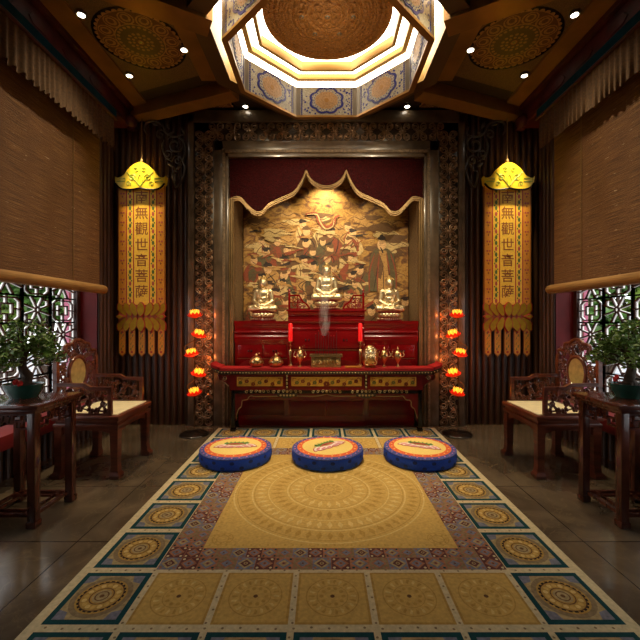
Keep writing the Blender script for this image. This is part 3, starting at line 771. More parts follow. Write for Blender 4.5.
    def petals(r, n, L, w, m):
        for i in range(n):
            a = 2*PI*i/n; F([(r1*math.cos(a+d), cy + r1*math.sin(a+d)) for r1, d in ((r, 0), (r+L*.5, w), (r+L, 0), (r+L*.5, -w))], m, 4)
    petals(.63, 60, .09, .03, 12); petals(.5, 48, .09, .035, 4); petals(.35, 36, .12, .05, 12); petals(.21, 24, .1, .07, 4); petals(.06, 12, .055, .16, 12)
    for sx in (-1, 1):
        for sy in (-1, 1):
            ox, oy2 = sx*mx*.88, cy + sy*(my1-my0)/2*.88
            ring(ox, oy2, .035, .041, 7, 4, 20); ring(ox, oy2, .062, .067, 12, 4, 24); petals_ = [F(circ(ox+.05*math.cos(PI/4*q), oy2+.05*math.sin(PI/4*q), .008, 6), 12, 4) for q in range(8)]
    for i in range(30):
        for y in (my0+.03, my1-.03): F(circ(-mx+.03+i*(2*mx-.06)/29, y, .008, 5), 12, 4)
        for x in (-mx+.03, mx-.03): F(circ(x, my0+.03+i*(my1-my0-.06)/29, .008, 5), 12, 4)
    b.build('pile', CARP, t)
    return t
build_carpet()

# ------------------------------------------------------------------ cushions
def make_cushion(loc, rot, label):
    t = thing('meditation_cushion', label, 'cushion', loc, 0, 'round cushions in front of the altar')
    b = MB(); R = .355; H = .135
    pr = [(.001, 0), (R-.035, 0), (R-.012, .008), (R-.002, .03), (R, .06), (R-.002, .095), (R-.01, .115)]
    b.lathe(pr, 64, m=0)
    for i in range(26):
        a = 2*PI*i/26; z = .035 if i % 2 else .082
        P = [Vector((0, 0))]
        u = Vector((-math.sin(a), math.cos(a), 0)); o = Vector((math.cos(a), math.sin(a), 0))*(R+.0015)
        b.poly([o + u*x + Vector((0, 0, z+y)) for x, y in circ(0, 0, .022, 10, 0, .016)], 1)
    b.build('body', [M['cush_blue'], M['cush_navy']], t)
    b = MB(); b.tube([(x, y, .113) for x, y in circ(0, 0, R-.01, 64)], .008, 8, 0, True); b.build('piping', M['cush_multi'], t)
    b = MB()
    dome = lambda r: .118 + .022*(1-(r/R)**2)
    def annulus(r0, r1, m, n=64, k=3):
        for q in range(k):
            a, c = r0+(r1-r0)*q/k, r0+(r1-r0)*(q+1)/k
            A = [(x, y, dome(a)) for x, y in circ(0, 0, max(a, 1e-4), n)]; B = [(x, y, dome(c)) for x, y in circ(0, 0, c, n)]
            b.add(A+B, [[i, n+i, n+(i+1) % n, (i+1) % n] for i in range(n)], m, True)
    annulus(0, .252, 2, k=6); annulus(.252, .303, 3); annulus(.303, R-.006, 0)
    for i in range(30):
        a = 2*PI*i/30; r = .326
        for (rr, m, dz) in ((.014, 1, .0012), (.009, 6 if i % 2 else 3, .002)): b.poly([(x, y, dome(r)+dz) for x, y in circ(r*math.cos(a), r*math.sin(a), rr, 8)], m)
    for i in range(44):
        a = 2*PI*i/44; r = .277; b.poly([(x, y, dome(r)+.001) for x, y in circ(r*math.cos(a), r*math.sin(a), .009, 6)], 8 if i % 2 else 2)
    # embroidered lotus
    ca, sa = math.cos(rot), math.sin(rot)
    def E(cx, cy, rx, ry, ang, m, k):
        P = []; cx, cy, rx, ry = cx*1.35, cy*1.35, rx*1.35, ry*1.35
        for x, y in circ(0, 0, rx, 14, 0, ry):
            y *= 1-.35*abs(x/rx)
            u = cx + x*math.cos(ang)-y*math.sin(ang); v = cy + x*math.sin(ang)+y*math.cos(ang)
            P.append((u*ca-v*sa, u*sa+v*ca, dome(math.hypot(u, v)) + .0012 + .0006*k))
        b.poly(P, m)
    for i, (cx, cy, a) in enumerate(((-.11, -.01, .5), (-.075, -.03, .3), (-.03, -.04, .15), (.03, -.04, -.15), (.075, -.03, -.3), (.11, -.01, -.5))):
        E(cx, cy, .055, .032, a, 7, i*.5); E(cx, cy, .045, .024, a, 5, 3+i*.5); E(cx, cy-.008, .028, .012, a, 6, 6+i*.5)
    for i in range(5): E(-.07+i*.035, .03, .026, .022, .3*(i-2), 4, 4+i*.3)
    for i in range(6): E(-.075+i*.03, .045, .007, .02, 0, 9, 9)
    E(0, .01, .06, .012, 0, 7, 10)
    b.build('top_cover', [M['cush_multi'], M['cush_blue'], M['cush_yellow'], M['cush_orange'], M['cush_green'], M['cush_white'], M['cush_pink'], M['cush_red'], M['cush_red'], M['leaf']], t)
make_cushion((-.915, 3.80, .0125), .06, 'leftmost of the three blue round cushions, lotus embroidered on its yellow top')
make_cushion((.0, 3.80, .0125), .75, 'middle of the three blue round cushions, its embroidered lotus turned diagonally')
make_cushion((.92, 3.80, .0125), -.42, 'rightmost of the three blue round cushions, its embroidered lotus tilted the other way')

# ------------------------------------------------------------------ carved openwork
def openwork(b, fn, inside, n, size, r=.008, m=0, seed=3, flowers=.5):
    """scrolls and blossoms filling the region where inside(u, v) holds"""
    rnd = random.Random(seed); pts = []; tries = 0
    while len(pts) < n and tries < 4000:
        tries += 1; u, v = rnd.uniform(-.4, .4), rnd.uniform(-.05, 1.3)
        if inside(u, v) and all(math.hypot(u-a, v-c) > size*.95 for a, c in pts): pts.append((u, v))
    for i, (u, v) in enumerate(pts):
        if rnd.random() < flowers:
            k = 5
            for q in range(k):
                a = 2*PI*q/k + rnd.random(); b.ell(fn(u + size*.33*math.cos(a), v + size*.33*math.sin(a), 0), (size*.26,)*3, 7, 5, m)
            b.ell(fn(u, v, 0), (size*.2,)*3, 7, 5, m)
        else: b.tube([fn(x, y, 0) for x, y in spiral(u, v, size*.1, size*.52, rnd.random()*6, 1.5*rnd.choice((-1, 1)), 16)], r, 6, m)
        near = sorted(pts, key=lambda p: math.hypot(p[0]-u, p[1]-v))[1:4]
        for p in near:
            if math.hypot(p[0]-u, p[1]-v) < size*2: b.tube([fn(u, v, 0), fn((u+p[0])/2+rnd.uniform(-.01, .01), (v+p[1])/2+rnd.uniform(-.01, .01), 0), fn(p[0], p[1], 0)], r*.9, 5, m)
    return pts

# ------------------------------------------------------------------ armchairs (local: faces +X)
def make_chair():
    t = thing('armchair', '', 'chair', (-2.14, 3.665, 0), 0, 'carved rosewood armchairs')
    mt = M['rosewood']; HX, HY = .285, .315
    for sx in (-1, 1):
        for sy in (-1, 1):
            b = MB(); cx, cy = sx*(HX-.037), sy*(HY-.037); secs = [(0, .042, .012), (.03, .045, .014), (.055, .034, .004), (.12, .030, 0), (.47, .036, 0)]; vs = []; fs = []
            for z, h, o in secs: vs += [(cx+sx*o+a*h, cy+sy*o+c*h, z) for a, c in ((-1, -1), (1, -1), (1, 1), (-1, 1))]
            for i in range(len(secs)-1): fs += [[i*4+q, i*4+(q+1) % 4, i*4+4+(q+1) % 4, i*4+4+q] for q in range(4)]
            fs += [[3, 2, 1, 0], [16, 17, 18, 19]]; b.add(vs, fs); b.build('leg', mt, t)
    b = MB(); b.box(-HX-.012, HX+.012, -HY-.012, HY+.012, .508, .552, 0, .01); b.box(-HX+.012, HX-.012, -HY+.012, HY-.012, .478, .51, 0, .003); b.box(-HX-.004, HX+.004, -HY-.004, HY+.004, .452, .48, 0, .006)
    b.build('seat_frame', mt, t)
    for (ax, s) in (('y', -1), ('y', 1), ('x', -1), ('x', 1)):
        b = MB(); L = (HX if ax == 'y' else HY) - .06
        P = [(-L, .46), (L, .46), (L, .36), (L-.03, .395), (L-.1, .415), (0, .42), (-L+.1, .415), (-L+.03, .395), (-L, .36)]
        fn = (lambda u, v, d: (u, s*(HY-.03)+d, v)) if ax == 'y' else (lambda u, v, d: (s*(HX-.03)+d, u, v))
        b.prism(P, fn, -.01, .01); b.build('apron', mt, t)
    b = MB().box(-.215, .262, -.285, .285, .545, .562, 0, .006); b.build('seat_panel', M['seat_cream'], t)
    for s in (-1, 1):
        y = s*.292; ar = MB()
        ar.sweep([(.205, y, .55), (.205, y, .79), (.03, y, .792), (-.02, y, .822), (-.27, y, .825)], [(-.016, -.016), (.016, -.016), (.016, .016), (-.016, .016)], (0, 1, 0))
        ar.box(-.28, .21, y-.012, y+.012, .552, .572)
        a = ar.build('arm', mt, t)
        b = MB(); openwork(b, lambda u, v, d: (u, y, v), lambda u, v: -.25 < u < .18 and .59 < v < (.77 - .0*(u)) and v < .70 + .35*max(0, .1-u) + .03, 20, .058, .0075, 0, 5, .7)
        b.build('carving', mt, a)
    # back
    bk = MB(); xb = -.275
    for s in (-1, 1): bk.sweep([(xb, s*.292, .55), (xb, s*.292, 1.02), (xb, s*.27, 1.05)], [(-.018, -.018), (.018, -.018), (.018, .018), (-.018, .018)], (1, 0, 0))
    crest = catmull([(-.27, 1.04), (-.285, 1.09), (-.2, 1.10), (-.175, 1.16), (-.1, 1.175), (-.06, 1.2), (0, 1.21), (.06, 1.2), (.1, 1.175), (.175, 1.16), (.2, 1.10), (.285, 1.09), (.27, 1.04)], 4)
    bk.tube([(xb, u, v) for u, v in crest], .017, 8)
    bk.box(xb-.013, xb+.013, -.285, .285, .585, .615, 0, .004)
    bo = bk.build('backrest', mt, t)
    b = MB(); fn = lambda u, v, d: (xb, u, v)
    openwork(b, fn, lambda u, v: abs(u) < .245 and 1.03 < v < 1.20 - .38*abs(u), 30, .055, .009, 0, 11, .75)
    openwork(b, fn, lambda u, v: .16 < abs(u) < .265 and .64 < v < 1.0, 22, .06, .008, 0, 12, .6)
    openwork(b, fn, lambda u, v: abs(u) < .15 and .63 < v < .74, 8, .055, .008, 0, 13, .6)
    b.build('carving', mt, bo)
    b = MB(); b.tube([(xb, u, v) for u, v in circ(0, .895, .128, 40, 0, .15)], .02, 8, 0, True); b.build('medallion_frame', mt, bo)
    b = MB(); b.prism(circ(0, .895, .12, 32, 0, .142), lambda u, v, d: (xb+d, u, v), -.006, .01); b.build('medallion', M['jade'], bo)
    return t
ch = make_chair(); ch['label'] = 'left rosewood armchair with cream seat and oval medallion in its carved back'
dup(ch, (2.13, 3.665, 0), PI, 'right rosewood armchair with cream seat and oval medallion in its carved back')

# ------------------------------------------------------------------ side tables
def make_table():
    t = thing('side_table', 'left rosewood side table with fretwork apron, carrying the left bonsai', 'table', (-2.2, 2.757, 0), 0, 'rosewood side tables')
    mt = M['rosewood_dark']; HX, HY = .225, .215
    b = MB().box(-.262, .262, -.245, .245, .80, .832, 0, .008).box(-.24, .24, -.232, .232, .775, .80, 0, .004); b.build('tabletop', mt, t)
    for sx in (-1, 1):
        for sy in (-1, 1):
            b = MB(); cx, cy = sx*(HX-.027), sy*(HY-.027); b.box(cx-.027, cx+.027, cy-.027, cy+.027, .02, .778, 0, .004); b.box(cx-.033, cx+.033, cy-.033, cy+.033, 0, .045, 0, .008); b.build('leg', mt, t)
    for (ax, s) in (('y', -1), ('y', 1), ('x', -1), ('x', 1)):
        b = MB(); L = (HX if ax == 'y' else HY) - .05; up = (0, 1, 0) if ax == 'y' else (1, 0, 0)
        fn = (lambda u, v: (u, s*(HY-.027), v)) if ax == 'y' else (lambda u, v: (s*(HX-.027), u, v))
        B = lambda P, cl=False, w=.014: b.bar([fn(u, v) for u, v in P], w, .018, up, cl)
        B([(-L, .765), (L, .765)], w=.022); B([(-L, .66), (-L, .76)]); B([(L, .66), (L, .76)])
        for g in (-1, 1):
            B([(g*L, .665), (g*(L-.10), .665), (g*(L-.10), .715), (g*(L-.05), .715), (g*(L-.05), .69)])
            B([(g*L, .74), (g*(L-.03), .74), (g*(L-.03), .712)])
        q = L - .12
        B([(-q, .76), (-q, .7), (-q*.45, .7), (-q*.45, .74), (-q*.7, .74)]); B([(q, .76), (q, .7), (q*.45, .7), (q*.45, .74), (q*.7, .74)])
        B([(-q*.25, .76), (-q*.25, .715), (q*.25, .715), (q*.25, .76)]); B([(-q*.45, .72), (-q*.25, .72)]); B([(q*.45, .72), (q*.25, .72)])
        b.build('fret_apron', mt, t)
    b = MB(); x, y = HX-.04, HY-.04
    b.bar([(-x, -y, .075), (x, -y, .075), (x, y, .075), (-x, y, .075)], .024, .022, (0, 0, 1), True)
    for k in (-.33, .33): b.bar([(-x, y*k*2, .075), (x, y*k*2, .075)], .014, .018, (0, 0, 1)); b.bar([(x*k*2, -y, .075), (x*k*2, y, .075)], .014, .018, (0, 0, 1))
    b.build('stretcher', mt, t)
    return t
tb = make_table()
dup(tb, (2.175, 2.757, 0), None, 'right rosewood side table with fretwork apron, carrying the right bonsai')

# ------------------------------------------------------------------ bonsai
def make_bonsai():
    t = thing('bonsai', '', 'potted plant', (-2.25, 2.80, .832), 0, 'potted bonsai trees')
    oval = Matrix.Diagonal((1.04, .78, 1, 1))
    b = MB().lathe([(.001, .012), (.075, .012), (.08, 0), (.09, 0), (.095, .012), (.118, .05), (.132, .085), (.136, .1), (.126, .1), (.12, .088), (.001, .088)], 36, mat=oval); b.build('pot', M['pot_green'], t)
    b = MB().lathe([(.12, .086), (.08, .096), (.001, .104)], 24, mat=oval); b.build('soil', M['soil'], t)
    b = MB(); rn = random.Random(5)
    trunk = catmull([(0, 0, .09), (.012, .02, .15), (-.012, .0, .22), (.008, -.012, .3), (0, .01, .38)], 5)
    b.tube(trunk, [.038 - .02*i/(len(trunk)-1) + (.012 if i < 3 else 0) for i in range(len(trunk))], 10)
    for a in range(5): b.tube([(0, 0, .13), (.035*math.cos(a*1.3), .04*math.sin(a*1.3), .105), (.06*math.cos(a*1.3), .07*math.sin(a*1.3), .088)], [.02, .013, .005], 7)
    blobs = []
    for i in range(26):
        a = rn.random()*2*PI; r = .22*math.sqrt(rn.random()); z = .52 - .75*r*r/.22 + rn.uniform(-.14, .03)
        blobs.append((r*math.cos(a), r*math.sin(a)*1.05, max(.28, z), rn.uniform(.05, .085)))
    for bl in blobs[::2]:
        s0 = trunk[rn.randint(10, len(trunk)-1)]
        b.tube(catmull([s0, ((s0[0]+bl[0])/2, (s0[1]+bl[1])/2, (s0[2]+bl[2])/2+.02), bl[:3]], 4), [.009, .008, .007, .006, .006, .005, .004, .003, .003], 6)
    b.build('trunk', M['bark'], t)
    b = MB(); leaves(b, blobs, 1600, .037); b.build('foliage', M['leaf'], t)
    b = MB()
    for (x, y, z) in ((.03, -.115, .13), (.05, -.10, .115)):
        b.tube([(x*.6, y*.6, .09), (x, y, z)], .003, 5)
        for q in range(6):
            a = PI/3*q; b.ell((x, y + .016*math.cos(a), z + .012*math.sin(a)), (.008, .012, .009), 7, 5)
    b.build('red_flower', M['flower_red'], t)
    return t
bo = make_bonsai(); bo['label'] = 'left bonsai tree in an oval green pot on the side table'
dup(bo, (2.215, 2.80, .832), PI*.93, 'right bonsai tree in an oval green pot on the side table')

# ------------------------------------------------------------------ prayer banners
def make_banner(x, label):
    t = thing('prayer_banner', label, 'banner', (x, 4.985, 0), 0, 'hanging gold prayer banners')
    b = MB().tube([(0, 0, 3.4), (0, 0, 4.195)], .006, 6); b.lathe([(.001, 3.52), (.012, 3.505), (.018, 3.48), (.01, 3.46), (.02, 3.44), (.001, 3.42)], 12); b.build('cord', M['cord'], t)
    fn = lambda u, v, d: (u, -d, v)
    HW = .308
    b = MB(); b.prism([(-HW, 1.6), (HW, 1.6), (HW, 3.16), (-HW, 3.16)], fn, -.006, .006, 0)
    def R(x0, x1, z0, z1, m, k): b.prism([(x0, z0), (x1, z0), (x1, z1), (x0, z1)], fn, .005, .006+.001*k, m)
    for s in (-1, 1):
        q = lambda a, c, m, k=1: R(min(s*a, s*c), max(s*a, s*c), 1.6, 3.26, m, k)
        q(.098, .112, 2); q(.112, .19, 1); q(.19, .204, 2); q(.296, .306, 4)
        for i in range(20):
            z = 1.65 + .076*i
            b.prism([(s*.15+.016*math.cos(a), z+.03*math.sin(a)) for a in [2*PI*j/8 for j in range(8)]], fn, .006, .0085, 3 if i % 3 else 5)
            b.prism([(s*.15+(.02 if i % 2 else -.02)+.009*math.cos(a), z+.035+.012*math.sin(a)) for a in [2*PI*j/6 for j in range(6)]], fn, .006, .0085, 3)
        for i in range(12):
            z = 1.68 + .125*i
            for dx in (-.016, .016): b.prism([(s*.25+dx+.014*math.cos(a), z+.014*math.sin(a)) for a in [2*PI*j/5 for j in range(5)]], fn, .006, .0085, 5)
            b.prism([(s*.25, z-.055), (s*.25+.012, z-.04), (s*.25, z-.025), (s*.25-.012, z-.04)], fn, .006, .0085, 4)
    R(-.098, .098, 1.6, 3.26, 1, 1)
    b.build('cloth', [M['banner'], M['banner_light'], M['banner_red'], M['banner_green'], M['banner_brown'], M['banner_rose']], t)
    # embroidered characters
    b = MB()
    def glyph(ch, cx, cz, size, off, d, m):
        c = bpy.data.curves.new('glyph', 'FONT'); c.body = ch; c.size = size; c.offset = off; c.align_x = 'CENTER'; c.resolution_u = 3
        o = bpy.data.objects.new('glyph', c); C.objects.link(o)
        me = bpy.data.meshes.new_from_object(o.evaluated_get(bpy.context.evaluated_depsgraph_get()))
        if len(me.vertices):
            xs = [v.co.x for v in me.vertices]; ys = [v.co.y for v in me.vertices]; ox, oy = (min(xs)+max(xs))/2, (min(ys)+max(ys))/2
            b.add([(cx+v.co.x-ox, -.0075-d, cz+v.co.y-oy) for v in me.vertices], [list(p.vertices) for p in me.polygons], m)
        bpy.data.objects.remove(o); bpy.data.curves.remove(c); bpy.data.meshes.remove(me)
    for i, chh in enumerate('南無觀世音菩薩'):
        z = 3.01 - .206*i
        glyph(chh, 0, z, .178, .0012, .0005, 0)
    b.build('lettering', [M['banner_brown'], M['banner_light']], t)
    # canopy
    P = catmull([(-.33, 3.42), (-.29, 3.40), (-.22, 3.43), (-.15, 3.52), (-.07, 3.58), (0, 3.60), (.07, 3.58), (.15, 3.52), (.22, 3.43), (.29, 3.40), (.33, 3.42)], 5) + catmull([(.32, 3.33), (.27, 3.275), (.2, 3.25), (.1, 3.25), (0, 3.265), (-.1, 3.25), (-.2, 3.25), (-.27, 3.275), (-.32, 3.33)], 5)
    b = MB(); b.prism(P, fn, -.03, .05, 0); cn = b.build('canopy', M['canopy'], t); cn.location.z = -.15
    b = MB(); b.tube([(u, -.05, v-.004) for u, v in P[51:]], .012, 6, 0); b.build('hem', M['black'], cn)
    b = MB(); y = -.052
    for s in (-1, 1):
        b.tube([(s*x, y, z) for x, z in spiral(.1, 3.4, .01, .05, 1, 1.4)], .0045, 5); b.tube([(s*x, y, z) for x, z in spiral(.05, 3.5, .008, .035, 3, -1.4)], .004, 5)
        b.tube([(s*x, y, z) for x, z in ((.3, 3.35), (.19, 3.35), (.19, 3.39), (.27, 3.39))], .0045, 5); b.tube([(s*x, y, z) for x, z in spiral(.15, 3.32, .008, .035, 2, 1.3)], .004, 5)
        b.tube([(s*x, y, z) for x, z in catmull([(.02, 3.3), (.05, 3.35), (.13, 3.43), (.17, 3.47)], 4)], .0045, 5)
    b.tube([(x, y, z) for x, z in catmull([(0, 3.29), (-.03, 3.36), (0, 3.44), (.03, 3.36)], 4, True)], .0045, 5, 0, True); b.build('embroidery', M['canopy_green'], cn)
    # lotus band
    lb = MB(); zc = 1.445
    cols = [M['lotus_gold'], M['banner_red'], M['banner_brown']]
    def petal(cx, w, h, lean, sg, k):
        out = [(cx*.72, 0), (cx*.82 - w*.85, h*.28), (cx - w + lean*.3, h*.6), (cx - w*.55 + lean*.7, h*.88), (cx + lean, h*1.03), (cx + w*.6 + lean*.8, h*.88), (cx + w + lean*.5, h*.6), (cx*.9 + w*.85, h*.28)]
        C2 = [(max(-.322, min(.322, u)), v) for u, v in catmull(out, 3, True)]
        lb.prism([(u, zc + sg*v) for u, v in C2], fn, 0, .012 + .006*k, 1)
        cu, cvv = sum(p[0] for p in C2)/len(C2), sum(p[1] for p in C2)/len(C2)
        lb.prism([(cu + (u-cu)*.84, zc + sg*(cvv + (v-cvv)*.92)) for u, v in C2], fn, .01, .0148 + .006*k, 0)
    lb.prism([(-.3, zc-.15), (.3, zc-.15), (.3, zc+.15), (-.3, zc+.15)], fn, 0, .011, 2)
    for sg in (1, -1):
        h = .185 if sg > 0 else .195
        for i, c in enumerate((.268, .18, .092)):
            for s in (-1, 1): petal(s*c, .056, h*(.95+.015*i), s*.03, sg, i)
        petal(0, .056, h, 0, sg, 4)
    for s in (-1, 1):
        lb.prism([(s*.2, zc), (s*.28, zc-.035), (s*.325, zc), (s*.28, zc+.035)], fn, 0, .036, 1); lb.prism([(s*.215, zc), (s*.28, zc-.026), (s*.315, zc), (s*.28, zc+.026)], fn, .03, .038, 0)
    lb.build('lotus_band', cols, t)
    for i in range(5):
        u0 = -.255 + .1275*i; b = MB()
        b.prism([(u0-.044, 1.32), (u0+.044, 1.32), (u0+.044, .965), (u0, .915), (u0-.044, .965)], fn, -.006, .004, 1); b.prism([(u0-.036, 1.32), (u0+.036, 1.32), (u0+.036, .97), (u0, .93), (u0-.036, .97)], fn, .003, .0055, 0)
        for q in range(7): b.prism([(u0+(.012 if q % 2 else -.012)+.008*math.cos(a), 1.23-.035*q+.02*math.sin(a+.5*q)) for a in [2*PI*j/6 for j in range(6)]], fn, .0055, .0075, 2)
        for q in (.98, 1.24): b.prism(circ(u0, q, .016, 8), fn, .0055, .0075, 3)
        b.build('tail', [M['banner'], M['banner_brown'], M['banner_green'], M['banner_red']], t)
make_banner(-2.42, 'gold prayer banner hanging on the fluted wall beyond the left armchair')
make_banner(2.375, 'gold prayer banner hanging on the fluted wall beyond the right armchair')

# ------------------------------------------------------------------ wall scrolls
def make_wall_scroll():
    t = thing('wall_scroll', 'silvery carved acanthus scroll on the wall left of the altar portal, near the ceiling', 'wall ornament', (-2.07, 5.045, 0), 0, 'carved wall scrolls')
    b = MB(); f = lambda P: [(u, 0, v) for u, v in P]
    T = lambda P, r: b.tube(f(P), [r*.8*(.45+.55*math.sin(PI*min(1, .15+.85*i/(len(P)-1)))) for i in range(len(P))], 7)
    T(catmull([(-.3, 3.86), (-.34, 3.93), (-.31, 4.02), (-.2, 4.04), (-.1, 3.98), (-.05, 3.88), (.05, 3.83), (.17, 3.86)], 6), .02)
    T(spiral(.07, 3.72, .02, .13, -1.2, 1.6, 30), .02); T(spiral(-.13, 3.86, .015, .075, 2, -1.4, 24), .016)
    T(catmull([(.17, 3.8), (.21, 3.66), (.17, 3.52), (.2, 3.42), (.17, 3.3), (.08, 3.16), (.03, 3.32), (.06, 3.38), (.1, 3.36)], 6), .022)
    T(spiral(.1, 3.52, .012, .07, 0, 1.5, 24), .015); T(spiral(-.03, 3.6, .012, .07, 1, -1.5, 24), .015); T(catmull([(-.08, 3.8), (-.1, 3.68), (-.06, 3.56), (.03, 3.5)], 6), .016)
    for (u, v, a) in ((-.2, 4.0, .4), (0, 3.87, -.5), (.17, 3.92, 1.2), (.2, 3.6, -1.4), (-.1, 3.72, 1.8), (.12, 3.44, -.8), (.0, 3.46, .6), (-.04, 3.98, 1)):
        R = Matrix.Rotation(a, 4, 'Y'); b.ell((u, 0, v), (.055, .012, .02), 8, 6, 0, R)
    b.build('scrollwork', M['scroll'], t)
    return t
ws = make_wall_scroll()
dup(ws, (2.04, 5.045, 0), None, 'silvery carved acanthus scroll on the wall right of the altar portal, near the ceiling', True)

# ------------------------------------------------------------------ lotus lamps
LOT = [((-1.61, 314), 0.06), ((-1.57, 334), -.22), ((-1.645, 353), .2), ((-1.572, 373), -.18), ((-1.61, 392), .22)]
def make_lotus_lamp():
    Y = 4.65; X0 = -1.62
    t = thing('lotus_lamp', 'tall lotus lamp with five glowing red blossoms left of the altar table', 'lamp', (X0, Y, 0), 0, 'lotus lamps beside the altar')
    b = MB().lathe([(.001, 0), (.17, 0), (.175, .008), (.165, .018), (.06, .03), (.03, .045), (.001, .05)], 32); b.build('base', M['lamp_base'], t)
    P = []; zs = [PZ(py, Y) for (_, py), _ in LOT][::-1]; xs = [x - X0 for (x, _), _ in LOT][::-1]
    ctrl = [(0, .015, .04), (.0, .015, .25), (.03, .015, .4)]
    for i, (x, z) in enumerate(zip(xs, zs)):
        ctrl.append((x, .015, z-.05))
        if i < 4: ctrl.append((x + (.13 if i % 2 else -.10), .015, (z+zs[i+1])/2-.05))
    b = MB().tube(catmull(ctrl, 6), .008, 7); b.build('stem', M['lamp_wire'], t)
    for (x, py), tilt in LOT:
        z = PZ(py, Y) - .035; Mx = Matrix.Translation((x-X0, 0, z)) @ Matrix.Rotation(-tilt, 4, 'Y')
        b = MB(); b.lathe([(.001, -.015), (.03, -.01), (.042, .012), (.001, .02)], 12, mat=Mx)
        def petal(a, ri, ro, z0, z1, w, m):
            vs = []; n = 5
            for k in range(n+1):
                q = k/n; r = ri + (ro-ri)*math.sin(q*PI/2)**.8; zz = z0 + (z1-z0)*q**1.5; ww = w*math.sin(PI*min(.98, .18+.82*q))**.8 if k < n else .001
                for sgn in (-1, 0, 1):
                    aa = a + sgn*ww/max(r, .02); vs.append(Mx @ Vector((r*math.cos(aa), r*math.sin(aa), zz - (.004 if sgn == 0 else 0))))
            fs = []
            for k in range(n):
                for c in (0, 1): fs.append([k*3+c, k*3+c+1, k*3+c+4, k*3+c+3])
            (b if m == 0 else b2).add(vs, fs, 0, True)
        b2 = MB()
        for q in range(10): petal(2*PI*q/10, .02, .094, -.004, .034, .028, 0)
        for q in range(10): petal(2*PI*(q+.5)/10, .02, .078, 0, .055, .026, 0)
        for q in range(8): petal(2*PI*(q+.25)/8, .018, .06, .015, .092, .017, 1)
        for q in range(6): petal(2*PI*q/6, .012, .03, .015, .098, .014, 1)
        lo = b.build('lotus_shade', M['lamp_red'], t, 80); b2.build('glowing_petals', M['lamp_yellow'], lo, 80)
    return t
ll = make_lotus_lamp(); dup(ll, (1.603, 4.65, 0), None, 'tall lotus lamp with five glowing red blossoms right of the altar table', True)
